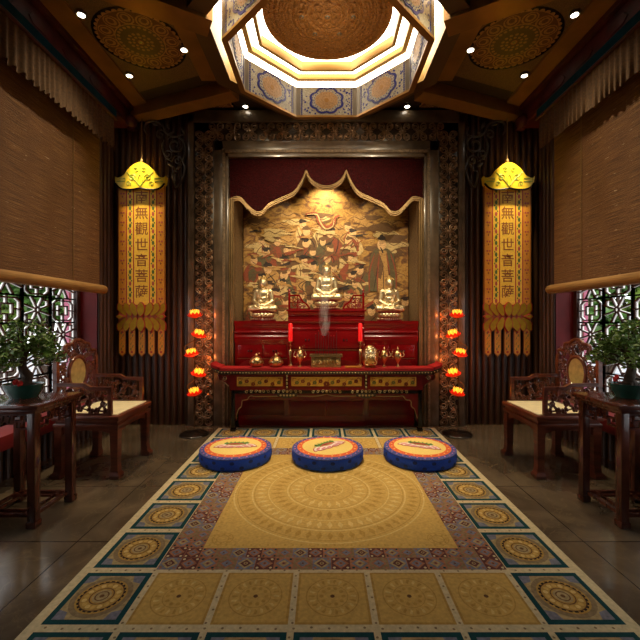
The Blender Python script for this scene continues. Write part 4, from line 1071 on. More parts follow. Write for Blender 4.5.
# ------------------------------------------------------------------ mural
def make_mural():
    t = thing('mural_painting', 'gold ground painting of clouds and robed people on the niche wall', 'painting', (0, 5.605, 0))
    b = MB(); b.box(-1.215, 1.215, -.004, .012, 1.0, 3.6, 0)
    rn = random.Random(21); fn = lambda u, v, d: (u, -d, v); k = [0]
    def P(pts, m, bump=True): k[0] += 1 if bump else 0; b.poly([(u, -.0045 - .00002*k[0], v) for u, v in pts], m)
    def blob(u, v, rx, ry, m, n=16, j=.16, a=0):
        ph = rn.random()*6; pts = []
        for i in range(n):
            q = 2*PI*i/n; r = 1 + j*math.sin(3*q+ph) + j*.6*math.sin(5*q+ph*2); x, y = rx*r*math.cos(q), ry*r*math.sin(q)
            pts.append((u + x*math.cos(a)-y*math.sin(a), v + x*math.sin(a)+y*math.cos(a)))
        P(pts, m)
    def line(pts, w, m):
        pts = catmull(pts, 5); L = []; Rr = []
        for i, p in enumerate(pts):
            q = pts[min(i+1, len(pts)-1)]; o = pts[max(i-1, 0)]; d = Vector((q[0]-o[0], q[1]-o[1])); d = d.normalized() if d.length else Vector((1, 0)); ww = w*(.35+.65*math.sin(PI*i/(len(pts)-1)))
            L.append((p[0]-d.y*ww, p[1]+d.x*ww)); Rr.append((p[0]+d.y*ww, p[1]-d.x*ww))
        k[0] += 1
        for i in range(len(L)-1): P([L[i], L[i+1], Rr[i+1], Rr[i]], m, False)
    # 1 cream 2 dark ink 3 brown 4 rust 5 olive 6 skin 7 tan
    for i in range(110):
        u, v = rn.uniform(-1.1, 1.1), rn.uniform(1.15, 2.95); blob(u, v, rn.uniform(.08, .22), rn.uniform(.025, .07), rn.choice((1, 7, 7, 3)))
        line([(u-.2, v-.03), (u-.1, v+.03), (u, v-.01), (u+.1, v+.03), (u+.2, v-.02)], .006, 3)
    def person_(u, v, s):
        robe = rn.choice((3, 4, 5, 7, 3, 1)); a = rn.uniform(-.3, .3)
        blob(u, v-.13*s, .1*s, .13*s, robe, 14, .12, a); blob(u+rn.uniform(-.07, .07)*s, v-.12*s, .04*s, .09*s, rn.choice((1, 4, 5, 7)), 10, .15, a)
        for q in range(3): line([(u+rn.uniform(-.08, .08)*s, v-.03*s), (u+rn.uniform(-.09, .09)*s, v-.12*s), (u+rn.uniform(-.12, .12)*s, v-.24*s)], .005*s, rn.choice((2, 3, 4)))
        blob(u, v+.01*s, .037*s, .045*s, 6, 12, .03); blob(u+rn.uniform(-.01, .01), v+.045*s, .04*s, .022*s, rn.choice((2, 3, 2, 3)), 10, .25)
        if rn.random() < .4: blob(u+rn.uniform(-.05, .05), v+.07*s, rn.uniform(.02, .09)*s, .014*s, rn.choice((2, 3, 4)), 10, .3, rn.uniform(-.6, .6))
        if rn.random() < .4: line([(u-.02*s, v+.0), (u+.02*s, v-.03*s)], .003*s, 2)
    rows = [2.78, 2.66, 2.52, 2.4, 2.27, 2.15, 2.02, 1.9, 1.77, 1.64, 1.5]
    for j, v in enumerate(rows):
        n = 7
        for i in range(n):
            u = -1.0 + 2.0*i/(n-1) + rn.uniform(-.07, .07) + (.1 if j % 2 else 0)
            if u > .5 and 1.75 < v < 2.75: continue
            if v > 2.6 and abs(u) > .5: continue
            person_(u, v + rn.uniform(-.03, .03), rn.uniform(1.15, 1.7))
            if rn.random() < .45: blob(u+.1, v-.22, rn.uniform(.07, .13), .022, rn.choice((2, 1, 7)), 12, .25, rn.uniform(-.4, .4))
    for i in range(46):
        u, v = rn.uniform(-1.1, .5), rn.uniform(1.5, 2.75); blob(u, v, rn.uniform(.05, .16), rn.uniform(.012, .03), rn.choice((2, 1, 1, 7, 4, 7)), 14, .4, rn.uniform(-.3, .3))
    for i in range(16):
        u, v = rn.uniform(-1, .4), rn.uniform(1.6, 2.7); a = rn.uniform(-.9, .9); line([(u, v), (u+.1*math.cos(a), v+.1*math.sin(a)), (u+.24*math.cos(a), v+.24*math.sin(a))], .009, rn.choice((1, 2, 4, 5)))
    # swirling ribbons under the lamp
    line([(-.3, 2.95), (-.15, 2.97), (-.1, 2.85), (0, 2.76), (.1, 2.8), (.14, 2.9), (.2, 2.94)], .03, 4); line([(-.28, 2.95), (-.13, 2.95), (-.08, 2.83), (0, 2.74), (.1, 2.78), (.12, 2.88)], .009, 1)
    # tall robed person standing at the right
    u = .83
    P([(u-.19, 1.82), (u-.21, 2.1), (u-.17, 2.36), (u-.1, 2.45), (u+.08, 2.45), (u+.17, 2.36), (u+.22, 2.05), (u+.2, 1.82)], 5)
    P([(u-.07, 1.8), (u-.08, 2.1), (u-.05, 2.42), (u+.06, 2.42), (u+.1, 2.1), (u+.1, 1.8)], 7); P([(u-.16, 2.3), (u-.05, 2.4), (u+.02, 2.2), (u-.02, 2.0), (u-.12, 2.05)], 3)
    for dx in (-.19, -.07, .1, .2): line([(u+dx*.6, 2.38), (u+dx, 2.1), (u+dx, 1.82)], .012, 4)
    for dx in (-.13, .02, .15): line([(u+dx*.5, 2.2), (u+dx, 1.82)], .006, 2)
    blob(u-.01, 2.51, .065, .085, 6, 14, .03); blob(u-.01, 2.6, .06, .03, 2, 12, .08); blob(u-.01, 2.63, .03, .03, 2, 10, .05); line([(u-.03, 2.47), (u, 2.41), (u+.01, 2.38)], .012, 2)
    for dx in (-.025, .015): blob(u-.01+dx, 2.53, .01, .004, 2, 8, 0)
    mk = lambda n, h: mural_mat('mural_'+n, h)
    b.build('canvas', [M['mural'], mk('cream', '#d2b478'), mk('ink', '#241a12'), mk('brown', '#6a4a26'), mk('rust', '#8e4222'), mk('olive', '#5c5230'), mk('skin', '#dcb078'), mk('tan', '#b88c4c')], t)
make_mural()

# ------------------------------------------------------------------ stepped altar cabinet
def make_cabinet():
    t = thing('altar_cabinet', 'stepped red lacquered altar cabinet in the niche behind the altar table', 'cabinet', (0, 5.02, 0))
    mt = M['red_lacquer']; b = MB(); D = .42
    def prof(x0, x1, pr, yb):   # extrude a front profile (y, z) along x
        P = pr + [(yb, pr[-1][1]), (yb, pr[0][1])]
        b.prism(P, lambda u, v, d: (d, u, v), x0, x1)
    for s in (-1, 1):
        x0, x1 = min(s*.5, s*1.215), max(s*.5, s*1.215)
        pr = [(.03, 0), (.03, 1.08), (.024, 1.09), (.024, 1.10), (.0, 1.13), (-.004, 1.16), (.0, 1.185), (.012, 1.20), (.012, 1.22), (-.006, 1.226), (-.016, 1.24), (-.006, 1.254), (.02, 1.262), (.02, 1.30), (-.0, 1.33), (-.012, 1.355), (-.014, 1.388)]
        prof(x0, x1, pr, D)
    pr = [(.0, 0), (.0, 1.265), (-.01, 1.275), (-.01, 1.29), (.006, 1.30), (.006, 1.345), (-.012, 1.36), (-.024, 1.385), (-.024, 1.40), (.0, 1.408), (.0, 1.452), (-.02, 1.462), (-.034, 1.48), (-.036, 1.533)]
    prof(-.505, .505, pr, D)
    b.box(-.525, .525, -.045, D, 1.515, 1.536, 0, .006)
    body = b.build('carcass', mt, t)
    # doors and drawers
    def door(name, x0, x1, z0, z1, y, knobs, m=mt):
        b = MB().box(x0, x1, y-.012, y+.01, z0, z1, 0, .005)
        d = b.build(name, m, t)
        for kx in knobs:
            kb = MB(); kb.ell((kx, y-.02, (z0+z1)/2), (.009, .01, .016), 8, 6); kb.build('knob', M['black'], d)
    for s in (-1, 1):
        for (a, c) in ((.53, .83), (.85, 1.17)):
            m0 = s*(a+c)/2; door('door', min(s*a, s*c), max(s*a, s*c), .91, 1.07, .03, [m0-.018, m0+.018])
        door('drawer', min(s*.56, s*1.15), max(s*.56, s*1.15), .14, .33, .03, [], M['red_dark'])
    for s in (-1, 1):
        m0 = s*.25; door('door', min(s*.015, s*.48), max(s*.015, s*.48), 1.03, 1.24, 0, [m0-.02, m0+.02])
        door('drawer', min(s*.015, s*.48), max(s*.015, s*.48), .14, .33, 0, [], M['red_dark'])
    b = MB(); b.box(-.505, .505, -.006, .004, 1.0, 1.008); 
    for s in (-1, 1): b.box(min(s*.52, s*1.18), max(s*.52, s*1.18), .022, .032, .885, .89)
    b.build('gilt_line', M['gold_soft'], t)
    for (c, w, y) in ((-.86, .3, .026), (.86, .3, .026), (0, .44, -.004)):
        b = MB(); P = [(c-w, .78), (c+w, .78), (c+w, .80)] + [(c + w*.95*math.cos(a), .80 + .085*math.sin(a)) for a in [PI*q/12 for q in range(13)]] + [(c-w, .80)]
        b.prism(P, lambda u, v, d: (u, y-d, v), -.01, .006); b.build('arched_panel', M['red_dark'], t)
    # carved railing on the top step
    for s in (-1, 1):
        b = MB(); f = lambda P: [(s*u, .02, v) for u, v in P]
        b.box(min(s*.475, s*.505), max(s*.475, s*.505), .005, .035, 1.53, 1.76, 0, .004); b.lathe([(.018, 1.76), (.012, 1.775), (.022, 1.79), (.001, 1.815)], 10, (s*.49, .02, 0))
        b.bar(f([(.475, 1.725), (.36, 1.725), (.31, 1.64), (.25, 1.60), (.22, 1.545)]), .022, .022, (0, 1, 0)); b.bar(f([(.475, 1.545), (.22, 1.545)]), .02, .022, (0, 1, 0))
        for (cx, cz, r) in ((.425, 1.675, .032), (.36, 1.65, .03), (.42, 1.6, .032), (.35, 1.585, .028), (.295, 1.585, .022)): b.tube(f(spiral(cx, cz, .006, r, cx*9, 1.5, 16)), .006, 5)
        b.bar(f([(.385, 1.545), (.385, 1.72)]), .012, .014, (0, 1, 0)); b.bar(f([(.475, 1.635), (.32, 1.635)]), .01, .014, (0, 1, 0)); b.build('railing', mt, t)
make_cabinet()

# ------------------------------------------------------------------ Buddha statues
def make_buddha(loc, label, cushion):
    t = thing('buddha_statue', label, 'statue', loc, 0, 'golden seated Buddha statues')
    g = M['gold_pale']
    b = MB()
    def cap(p, q, r0, r1, n=7):
        for i in range(n+1):
            k = i/n; b.ell(tuple(a+(c-a)*k for a, c in zip(p, q)), r0+(r1-r0)*k, 12, 8)
    z0 = .155
    b.ell((0, .01, z0+.05), (.095, .075, .05), 16, 10); b.ell((0, .0, z0+.12), (.068, .052, .075), 16, 10); b.ell((0, .0, z0+.185), (.082, .052, .055), 16, 10)
    for s in (-1, 1):
        b.ell((s*.072, .0, z0+.205), (.032, .032, .03)); cap((s*.085, .0, z0+.2), (s*.105, -.01, z0+.105), .027, .024); cap((s*.105, -.012, z0+.105), (s*.03, -.075, z0+.062), .023, .016)
        cap((s*.05, .0, z0+.04), (s*.135, -.045, z0+.03), .042, .036); cap((s*.135, -.05, z0+.028), (-s*.02, -.095, z0+.025), .032, .022)
        for q in range(4): cap((s*.03, -.078-.004*q, z0+.056), (-s*.014, -.088, z0+.052+.005*q), .007, .005, 4)
        cap((s*.03, -.075, z0+.066), (s*.004, -.086, z0+.076), .007, .006, 4)
    cap((0, .0, z0+.225), (0, -.004, z0+.255), .026, .024, 3)
    b.ell((0, -.006, z0+.297), (.047, .048, .055), 18, 12); b.ell((0, -.022, z0+.272), (.026, .025, .024))
    b.ell((0, -.05, z0+.288), (.006, .008, .012)); b.ell((0, -.046, z0+.268), (.012, .006, .004))
    for s in (-1, 1):
        b.ell((s*.016, -.043, z0+.298), (.01, .006, .004)); b.ell((s*.043, .0, z0+.285), (.006, .01, .026))
    o = b.build('body', g, t)
    md = o.modifiers.new('r', 'REMESH'); md.mode = 'VOXEL'; md.voxel_size = .0042; md.use_smooth_shade = True
    sm = o.modifiers.new('s', 'SMOOTH'); sm.factor = .5; sm.iterations = 2
    me = bpy.data.meshes.new_from_object(o.evaluated_get(bpy.context.evaluated_depsgraph_get())); o.modifiers.clear(); o.data = me
    for p in me.polygons: p.use_smooth = True
    b = MB(); b.ell((0, .004, z0+.327), (.048, .047, .034), 16, 10); b.ell((0, .006, z0+.36), (.023, .023, .02))
    for i in range(60):
        a = i*2.4; q = (i+.5)/60; zz = .05+.9*q; r = math.sqrt(1-zz*zz)
        b.ell((.048*r*math.cos(a), .004+.047*r*math.sin(a), z0+.327+.034*zz), .0055, 6, 4)
    b.build('curled_hair', M['antique_gold'], o)
    b = MB()
    for s in (-1, 1):
        b.tube(catmull([(s*.05, -.028, z0+.235), (s*.055, -.05, z0+.18), (s*.03, -.06, z0+.12), (0, -.064, z0+.1)], 5), .006, 6)
        b.tube(catmull([(s*.1, -.07, z0+.06), (s*.06, -.11, z0+.035), (0, -.118, z0+.03)], 5), .005, 6)
    b.tube(catmull([(-.06, -.045, z0+.15), (0, -.06, z0+.14), (.06, -.045, z0+.15)], 5), .004, 6); b.build('robe_fold', g, o)
    # lotus seat
    b = MB(); b.lathe([(.001, .02), (.125, .02), (.135, .03), (.12, .05), (.1, .07), (.1, .1), (.13, .125), (.135, .145), (.12, .155), (.001, .16)], 32)
    o.scale = (1.08, 1.08, 1.17); o.location.z = .113 - 1.17*.155
    sx = b.build('lotus_seat', cushion, t); sx.scale.z = .73
    b = MB()
    for row, (r, z, sg, n) in enumerate(((.124, .115, 1, 16), (.118, .072, -1, 16))):
        for i in range(n):
            a = 2*PI*(i + .5*row)/n; R = Matrix.Rotation(a, 4, 'Z') @ Matrix.Rotation(-sg*.45, 4, 'Y')
            b.ell((r*math.cos(a), r*math.sin(a), z), (.014, .026, .034), 8, 6, 0, R)
    b.build('petals', g, sx)
    b = MB(); b.lathe([(.001, 0), (.15, 0), (.155, .008), (.15, .018), (.001, .02)], 32)
    bs = b.build('plinth', cushion, t)
    b = MB()
    for i in range(36): a = 2*PI*i/36; b.ell((.15*math.cos(a), .15*math.sin(a), .022), .008, 6, 4)
    b.build('beading', g, bs)
    return t
bd = make_buddha((-.86, 5.2, 1.389), 'golden seated Buddha statue on the lower left step of the altar cabinet', M['red_dark']); bd.scale = (1.12,)*3
b2 = dup(bd, (.865, 5.2, 1.389), None, 'golden seated Buddha statue on the lower right step of the altar cabinet')
b3 = dup(bd, (.005, 5.14, 1.537), None, 'golden seated Buddha statue in the middle, highest on the altar cabinet'); b3.scale = (1.14,)*3
for s_ in ((1),): pass

# ------------------------------------------------------------------ altar table
def make_altar():
    t = thing('altar_table', 'long red altar table with upturned ends and three gold painted panels', 'table', (0, 4.84, 0))
    rl = M['red_lacquer']; y0, y1 = -.14, .135
    prof = [(-1.435, .855), (-1.41, .83), (-1.33, .802), (-1.22, .79), (0, .79), (1.22, .79), (1.33, .802), (1.41, .83), (1.435, .855)]
    topc = catmull([(u, v) for u, v in prof], 6)
    b = MB(); n = len(topc); vs = []; fs = []
    for y in (y0+.002, y1-.002):
        for u, v in topc: vs.append((u, y, v))
        for u, v in topc: vs.append((u, y, v-.033))
    for i in range(n-1):
        fs += [[i, i+1, 2*n+i+1, 2*n+i], [n+i, 3*n+i, 3*n+i+1, n+i+1], [i, n+i, n+i+1, i+1], [2*n+i, 2*n+i+1, 3*n+i+1, 3*n+i]]
    fs += [[0, 2*n, 3*n, n], [n-1, 2*n-1, 4*n-1, 3*n-1]]
    b.add(vs, fs); tp = b.build('tabletop', M['red_cloth'], t)
    b = MB(); vs = []; fs = []
    for y in (y0-.006, y1):
        for u, v in topc: vs.append((u, y, v-.032))
        for u, v in topc: vs.append((u*.985, y, v-.076 - .012*max(0, abs(u)-1.2)*4))
    for i in range(n-1):
        fs += [[i, i+1, 2*n+i+1, 2*n+i], [n+i, 3*n+i, 3*n+i+1, n+i+1], [i, n+i, n+i+1, i+1], [2*n+i, 2*n+i+1, 3*n+i+1, 3*n+i]]
    fs += [[0, 2*n, 3*n, n], [n-1, 2*n-1, 4*n-1, 3*n-1]]
    b.add(vs, fs, 0)
    for i in range(74):
        u = -1.37 + 2.74*i/73; v = min(topc, key=lambda p: abs(p[0]-u))[1]; b.ell((u, y0-.008, v-.054), (.008, .004, .008), 6, 4, 1)
    b.build('dotted_edge', [M['stone_dark'], M['apron_gold']], t)
    # frame
    b = MB(); b.box(-1.19, 1.19, -.115, -.085, .515, .715); b.box(-1.19, 1.19, .085, .11, .515, .715)
    for s in (-1, 1): b.box(min(s*1.16, s*1.19), max(s*1.16, s*1.19), -.1, .1, .515, .715)
    b.build('apron', M['red_dark'], t)
    rn = random.Random(3)
    for (x0, x1, c) in ((-1.115, -.545, 'left'), (-.437, .437, 'centre'), (.545, 1.115, 'right')):
        b = MB().box(x0, x1, -.122, -.112, .565, .68, 0, .003); fn = lambda u, v, d: (u, -.122-d, v); w = x1-x0; cx = (x0+x1)/2
        for i in range(7 if w < .7 else 11):
            q = -.42 + .84*i/((7 if w < .7 else 11)-1); u = cx + q*w; v = .61 + .02*math.sin(i*2.1); big = (i == (3 if w < .7 else 5))
            r = .034 if big and w > .7 else .022; m = 1 if i % 3 else 2
            for k in range(6): a = PI/3*k + i; b.prism(circ(u + r*.7*math.cos(a), v + r*.6*math.sin(a), r*.55, 6), fn, 0, .002, m)
            b.prism(circ(u, v, r*.22, 6), fn, 0, .003, 0)
            b.bar([fn(u+x, v+y, .001) for x, y in catmull([(-.03, -.03), (-.01, .0), (.015, .03), (.03, .05)], 3)], .005, .002, (0, 1, 0), False, 1)
        for s in (-1, 1): b.bar([fn(cx+s*(w/2-.05)+x*s, .655+y, .001) for x, y in ((-.01, .01), (.03, .01), (.03, -.03))], .008, .002, (0, 1, 0), False, 1)
        b.build('painted_panel', [M['panel_gold'], M['paint_red'], M['paint_green']], t)
    for s in (-1, 1):
        b = MB().box(s*.49-.014, s*.49+.014, -.135, -.112, .535, .70, 0, .003)
        for z in (.555, .6, .645, .69): b.ell((s*.49, -.135, z), (.012, .008, .018), 8, 6, 1)
        b.build('bracket_column', [M['black'], M['apron_gold']], t)
    # fretted gold scroll apron under the panels
    b = MB().box(-1.17, 1.17, -.112, -.092, .47, .525); b.build('lower_rail', M['black'], t)
    b = MB()
    for c in (-.83, -.49, 0, .49, .83):
        for s in (-1, 1):
            for k in range(3): b.tube([(x, -.115, z) for x, z in spiral(c + s*(.045+.06*k), .5-.004*k, .004, .022, 1.5 if s > 0 else 1.6, 1.2*s, 12)], .004, 5)
        b.ell((c, -.115, .5), (.02, .006, .018), 8, 5)
    b.build('gilt_scrolls', M['apron_gold'], t)
    for s in (-1, 1):
        b = MB(); c = s*.49; P = [(c-.13, .475), (c+.13, .475), (c+.12, .44), (c+.07, .43), (c+.03, .415), (c-.03, .415), (c-.07, .43), (c-.12, .44)]
        b.prism(P, lambda u, v, d: (u, -.1-d, v), 0, .02); 
        for k in range(5): b.ell((c-.08+.04*k, -.122, .45), (.014, .005, .012), 7, 5, 1)
        b.build('bracket', [M['stone_dark'], M['apron_gold']], t)
    # curved spandrels inside the legs and below the wings
    P = [(-1.13, .475), (0, .475)]
    arch = catmull([(1.13, .16), (1.10, .27), (1.06, .31), (1.05, .38), (.99, .395), (.95, .44), (.85, .435), (.4, .44), (.12, .44), (0, .465)], 5)
    full = [(x, z) for x, z in arch] + [(-x, z) for x, z in arch[::-1][1:]]
    b = MB(); vs = []; fs = []; n = len(full)
    for d in (-.1, -.085):
        for x, z in full: vs.append((x, d, z))
        for x, z in full: vs.append((max(-1.15, min(1.15, x*1.2 if abs(x) > .94 else x)), d, .478 if abs(x) <= .94 else max(.478 if abs(x) < 1.0 else z, z)))
    for i in range(n-1): fs += [[i, i+1, n+i+1, n+i], [2*n+i, 3*n+i, 3*n+i+1, 2*n+i+1], [i, 2*n+i, 2*n+i+1, i+1]]
    b.add(vs, fs); b.tube([(x, -.1, z) for x, z in full], .006, 5, 1); b.build('arched_apron', [M['red_dark'], M['apron_gold']], t)
    for s in (-1, 1):
        b = MB(); P = [(s*1.19, .71), (s*1.36, .71), (s*1.365, .66), (s*1.33, .62), (s*1.30, .64), (s*1.27, .6), (s*1.22, .58), (s*1.2, .5), (s*1.19, .5)]
        b.prism(P, lambda u, v, d: (u, d, v), -.1, -.07); b.tube([(x, -.104, z) for x, z in spiral(s*1.27, .665, .006, .03, 0, 1.5*s)], .006, 5, 1)
        b.tube([(x, -.104, z) for x, z in catmull([(s*1.355, .70), (s*1.34, .645), (s*1.28, .615), (s*1.215, .56)], 4)], .005, 5, 1); b.build('spandrel', [M['red_dark'], M['bronze']], t)
    for sx in (-1, 1):
        for sy in (-1, 1):
            b = MB(); x, y = sx*1.165, sy*.088; b.box(x-.024, x+.024, y-.024, y+.024, .0, .72, 0, .004); b.box(x-.034, x+.034, y-.034, y+.034, 0, .04, 0, .008)
            b.build('leg', M['black'], t)
    for s in (-1, 1):
        b = MB(); b.box(s*1.165-.014, s*1.165+.014, -.07, .07, .1, .14); b.box(s*1.165-.012, s*1.165+.012, -.07, .07, .42, .5); b.build('side_stretcher', M['red_dark'], t)
    t.location.z = .0125
    return t
make_altar()
ZT = .79 + .0125
def on_table(px, Y=4.84): return (PX(px, Y), Y, ZT)
g = M['gold']
# round pots
def make_pot():
    t = thing('round_pot', 'gold round lidded pot, leftmost thing on the altar table', 'pot', on_table(256.5), 0, 'gold round lidded pots')
    MB().lathe([(.001, 0), (.045, 0), (.05, .006), (.072, .03), (.081, .06), (.076, .09), (.058, .112), (.001, .114)], 28).build('body', g, t)
    l = MB().lathe([(.056, .112), (.058, .12), (.04, .134), (.014, .14), (.02, .152), (.012, .166), (.001, .168)], 24).build('lid', g, t)
    b = MB()
    for i in range(20):
        a = 2*PI*i/20; b.ell((.079*math.cos(a), .079*math.sin(a), .058+(.008 if i % 2 else -.008)), (.009, .009, .012), 6, 4)
    b.build('carved_band', M['antique_gold'], t); return t
p_ = make_pot(); p_.scale = (1.08, 1.08, 1); dup(p_, on_table(276), None, 'gold round lidded pot beside the left candlestick, second from the left')
# candlesticks and candles
def candlestick(px, nm):
    x, y, z = on_table(px, 4.945)
    t = thing('candlestick', 'slim gold candlestick, %s on the altar table' % nm, 'candlestick', (x, y, z), 0, 'gold candlesticks')
    MB().lathe([(.001, 0), (.03, 0), (.03, .008), (.014, .02), (.011, .05), (.016, .12), (.022, .19), (.02, .2), (.007, .215), (.009, .25), (.02, .262), (.006, .272), (.008, .3), (.03, .312), (.032, .32), (.012, .322), (.001, .322)], 20).build('shaft', g, t)
    c = thing('candle', 'tall red candle in the slim gold candlestick, %s' % nm, 'candle', (x, y, z+.323), 0, 'red altar candles')
    MB().lathe([(.001, 0), (.028, 0), (.0265, .22), (.018, .232), (.001, .234)], 20).build('wax', M['candle'], c); MB().tube([(0, 0, .23), (0, 0, .25)], .002, 5).build('wick', M['black'], c)
candlestick(290.5, 'left of the incense chest'); candlestick(360.3, 'right of the incense chest')
# handled urns
def make_urn():
    t = thing('gold_urn', 'small gold two-handled urn between the left candlestick and the incense chest', 'urn', on_table(300), 0, 'small gold two-handled urns')
    MB().lathe([(.026, .075), (.045, .1), (.058, .135), (.056, .165), (.044, .18), (.001, .182)], 22).build('bowl', g, t)
    MB().lathe([(.001, 0), (.034, 0), (.034, .006), (.014, .018), (.01, .045), (.016, .06), (.03, .078), (.001, .08)], 20).build('foot', g, t)
    MB().lathe([(.05, .178), (.052, .186), (.035, .205), (.012, .214), (.008, .225), (.016, .236), (.006, .25), (.001, .262)], 20).build('lid', g, t)
    for s in (-1, 1): MB().tube([(s*u, 0, v) for u, v in catmull([(.055, .125), (.085, .135), (.09, .165), (.075, .185), (.08, .2)], 4)], .006, 6).build('handle', g, t)
    return t
u_ = make_urn(); u_.scale = (.86, .86, 1); dup(u_, on_table(384.3), None, 'small gold two-handled urn just right of the big egg-shaped ornament'); dup(u_, on_table(397.8), None, 'small gold two-handled urn, rightmost thing on the altar table')
# incense chest
def make_chest():
    t = thing('incense_chest', 'rectangular carved antique gold incense chest in the middle of the altar table', 'incense burner', on_table(326), 0)
    b = MB().box(-.185, .185, -.07, .07, .02, .14, 0, .008).box(-.19, .19, -.075, .075, .0, .025, 0, .006); bx_ = b.build('body', M['antique_gold'], t)
    b = MB()
    for i in range(9): b.tube([(x, -.073, z) for x, z in spiral(-.15 + .0375*i, .08 + (.02 if i % 2 else -.02), .004, .024, i, 1.5 if i % 2 else -1.5, 14)], .006, 5)
    for i in range(6): b.ell((-.13+.052*i, -.073, .08), (.016, .008, .012), 7, 5)
    b.build('relief', M['antique_gold'], bx_)
    b = MB(); b.bar([(-.19, -.075, .148), (.19, -.075, .148), (.19, .075, .148), (-.19, .075, .148)], .03, .026, (0, 0, 1), True); b.build('rim', M['gold_soft'], t)
    MB().box(-.17, .17, -.06, .06, .135, .145).build('ash', M['grey_metal'], t)
make_chest()
sx_, sy_, sz_ = on_table(326)
for i in range(9):
    st = thing('incense_stick', 'thin dark incense stick standing in the carved incense chest', 'incense stick', (sx_ - .13 + .0325*i, sy_ + .02*math.sin(i*2.3), sz_+.146), 0, 'incense sticks in the chest')
    h = .27 + .04*math.sin(i*1.7); MB().tube([(0, 0, 0), (.004*math.sin(i), 0, h)], .0032, 5).build('stick', M['incense'], st); MB().tube([(.004*math.sin(i), 0, h), (.004*math.sin(i), 0, h+.012)], .0034, 5).build('ember', M['flower_red'], st)
# tray and egg-shaped ornament
t = thing('flat_tray', 'flat tan tray lying on the altar table left of the egg-shaped ornament', 'tray', (PX(353, 4.8), 4.77, ZT))
MB().box(-.1, .1, -.045, .045, 0, .014, 0, .004).build('base', M['tray'], t); MB().bar([(-.1, -.045, .012), (.1, -.045, .012), (.1, .045, .012), (-.1, .045, .012)], .008, .012, (0, 0, 1), True).build('rim', M['tray'], t)
t = thing('gold_ornament', 'big egg-shaped gold ornament with a carved medallion front on the altar table', 'ornament', on_table(370, 4.815))
MB().lathe([(.001, .012), (.055, .012), (.08, .03), (.098, .08), (.103, .13), (.098, .18), (.084, .22), (.062, .255), (.034, .277), (.001, .283)], 30, wob=lambda a, z: .03*math.cos(6*a)).build('body', g, t)
MB().lathe([(.001, 0), (.065, 0), (.07, .008), (.055, .016), (.001, .018)], 24).build('foot', M['antique_gold'], t)
b = MB(); R = Matrix.Rotation(PI/2 - .12, 4, 'X')
b.lathe([(.001, 0), (.05, 0), (.055, .008), (.045, .016), (.03, .01), (.018, .02), (.001, .024)], 24, mat=Matrix.Translation((0, -.085, .19)) @ R)
for i in range(12): a = 2*PI*i/12; b.ell((.062*math.cos(a), -.088+.01*math.sin(a), .19+.062*math.sin(a)), (.014, .01, .014), 7, 5)
b.build('medallion', M['gold_pale'], t)
b = MB()
for s in (-1, 1): b.tube([(s*u, -.1+.2*abs(u), v) for u, v in catmull([(.02, .12), (.06, .09), (.07, .05), (.03, .04), (.02, .07)], 4)], .007, 6)
b.build('relief', M['antique_gold'], t)
# smoke
b = MB(); pts = catmull([(0, 0, 0), (.004, 0, .15), (-.004, 0, .35), (.005, 0, .6), (.0, 0, .9), (.0, 0, 1.1)], 4)
b.tube(pts, [.03 + .07*min(1, i/6) for i in range(len(pts))], 12); o = b.build('smoke', M['smoke']); o.location = (sx_ - .02, 4.80, sz_+.40)
tag(o, 'thin white incense smoke rising above the carved incense chest', 'smoke', None, 'stuff')
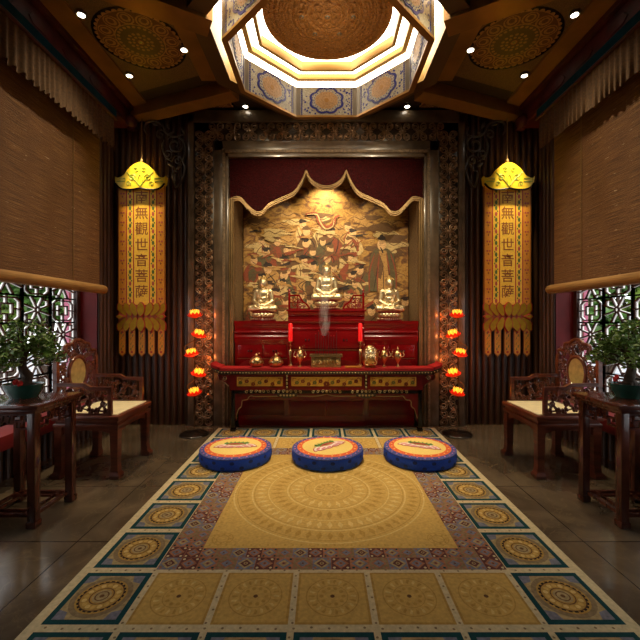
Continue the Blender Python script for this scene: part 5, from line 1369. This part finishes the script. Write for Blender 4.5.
# ------------------------------------------------------------------ camera, light
cam = bpy.data.cameras.new('camera'); co = bpy.data.objects.new('camera', cam); C.objects.link(co)
co.location = (-.05, 0, 1.4); co.rotation_euler = (PI/2, 0, 0); cam.sensor_width = 36; cam.lens = 36*380/640; cam.shift_x = -2.5/640; cam.clip_start = .05
SC.camera = co
def light(name, kind, loc, power, color, target=None, size=.05, angle=60, blend=.6, **kw):
    l = bpy.data.lights.new(name, kind); o = bpy.data.objects.new(name, l); C.objects.link(o); o.location = loc
    l.energy = power; l.color = color
    if kind == 'SPOT': l.spot_size = math.radians(angle); l.spot_blend = blend
    if kind in ('SPOT', 'POINT'): l.shadow_soft_size = size
    if kind == 'AREA': l.size = size
    if target: o.rotation_euler = (Vector(target) - Vector(loc)).to_track_quat('-Z', 'Y').to_euler()
    return o
WARM = (1, .80, .52)
for x, y, w in SPOTS:
    sg = 1 if x > 0 else -1
    if abs(x) > 2: light('ceiling_spot_beam', 'SPOT', (x, y, 4.15), 120, WARM, (sg*2.0, y-.15, 0), .04, 50, .8)
    elif abs(x) > 1.2: light('ceiling_spot_beam', 'SPOT', (x, y, 4.15), 90, WARM, (sg*2.7, 3.3, 2.1), .06, 84, .9)
    else: light('ceiling_spot_beam', 'SPOT', (x, y, 4.15), 22, WARM, (x*.8, 4.25, 1.0), .04, 44, .9)
light('carpet_fill', 'SPOT', (0, OC, 4.3), 480, WARM, (0, 3.62, 0), .2, 42, 1)  # added fill that brightens the carpet, no fixture in the drum
light('rosette_fill', 'SPOT', (0, OC, 4.0), 6, WARM, (0, OC, 5), .2, 165, .4)  # added fill for the carved disc and drum panels, no fixture
for s in (-1, 1): light('banner_spot', 'SPOT', (s*2.4, 4.66, 4.1), 330, (1, .8, .42), (s*2.4, 4.99, 3.0), .03, 30, .9)
light('niche_spot_and_fill', 'SPOT', (0, 5.25, 3.5), 85, (1, .82, .48), (0, 5.58, 2.6), .03, 100, .8)
for s in (-1, 1): light('niche_spot_and_fill', 'SPOT', (s*.65, 5.2, 3.3), 14, (1, .82, .5), (s*.55, 5.6, 1.9), .03, 110, .9)  # side pair added only to brighten the niche
for s in (-1, 1): light('altar_spot', 'SPOT', (s*.8, 3.6, 4.15), 105, WARM, (s*.5, 5.0, 1.3), .04, 44, .8)
for s in (-1, 1): light('altar_wash', 'SPOT', (s*1.3, 2.2, 4.1), 230, WARM, (s*.2, 5.0, 2.5), .06, 56, .9)
for s in (-1, 1):
    for z in (1.45, 1.15, .85): light('lotus_bulb', 'POINT', (s*1.6 - (.03 if s > 0 else 0), 4.74, z), 1.6, (1, .25, .06), None, .02)
w = bpy.data.worlds.new('world'); SC.world = w; w.use_nodes = True
nt = w.node_tree; bg = nt.nodes['Background']
bg.inputs['Color'].default_value = (.95, .97, 1, 1); bg.inputs['Strength'].default_value = 3.2
SC.view_settings.view_transform = 'Standard'; SC.view_settings.look = 'None'; SC.view_settings.gamma = 1; SC.view_settings.exposure = 0
SC.view_settings.use_curve_mapping = False
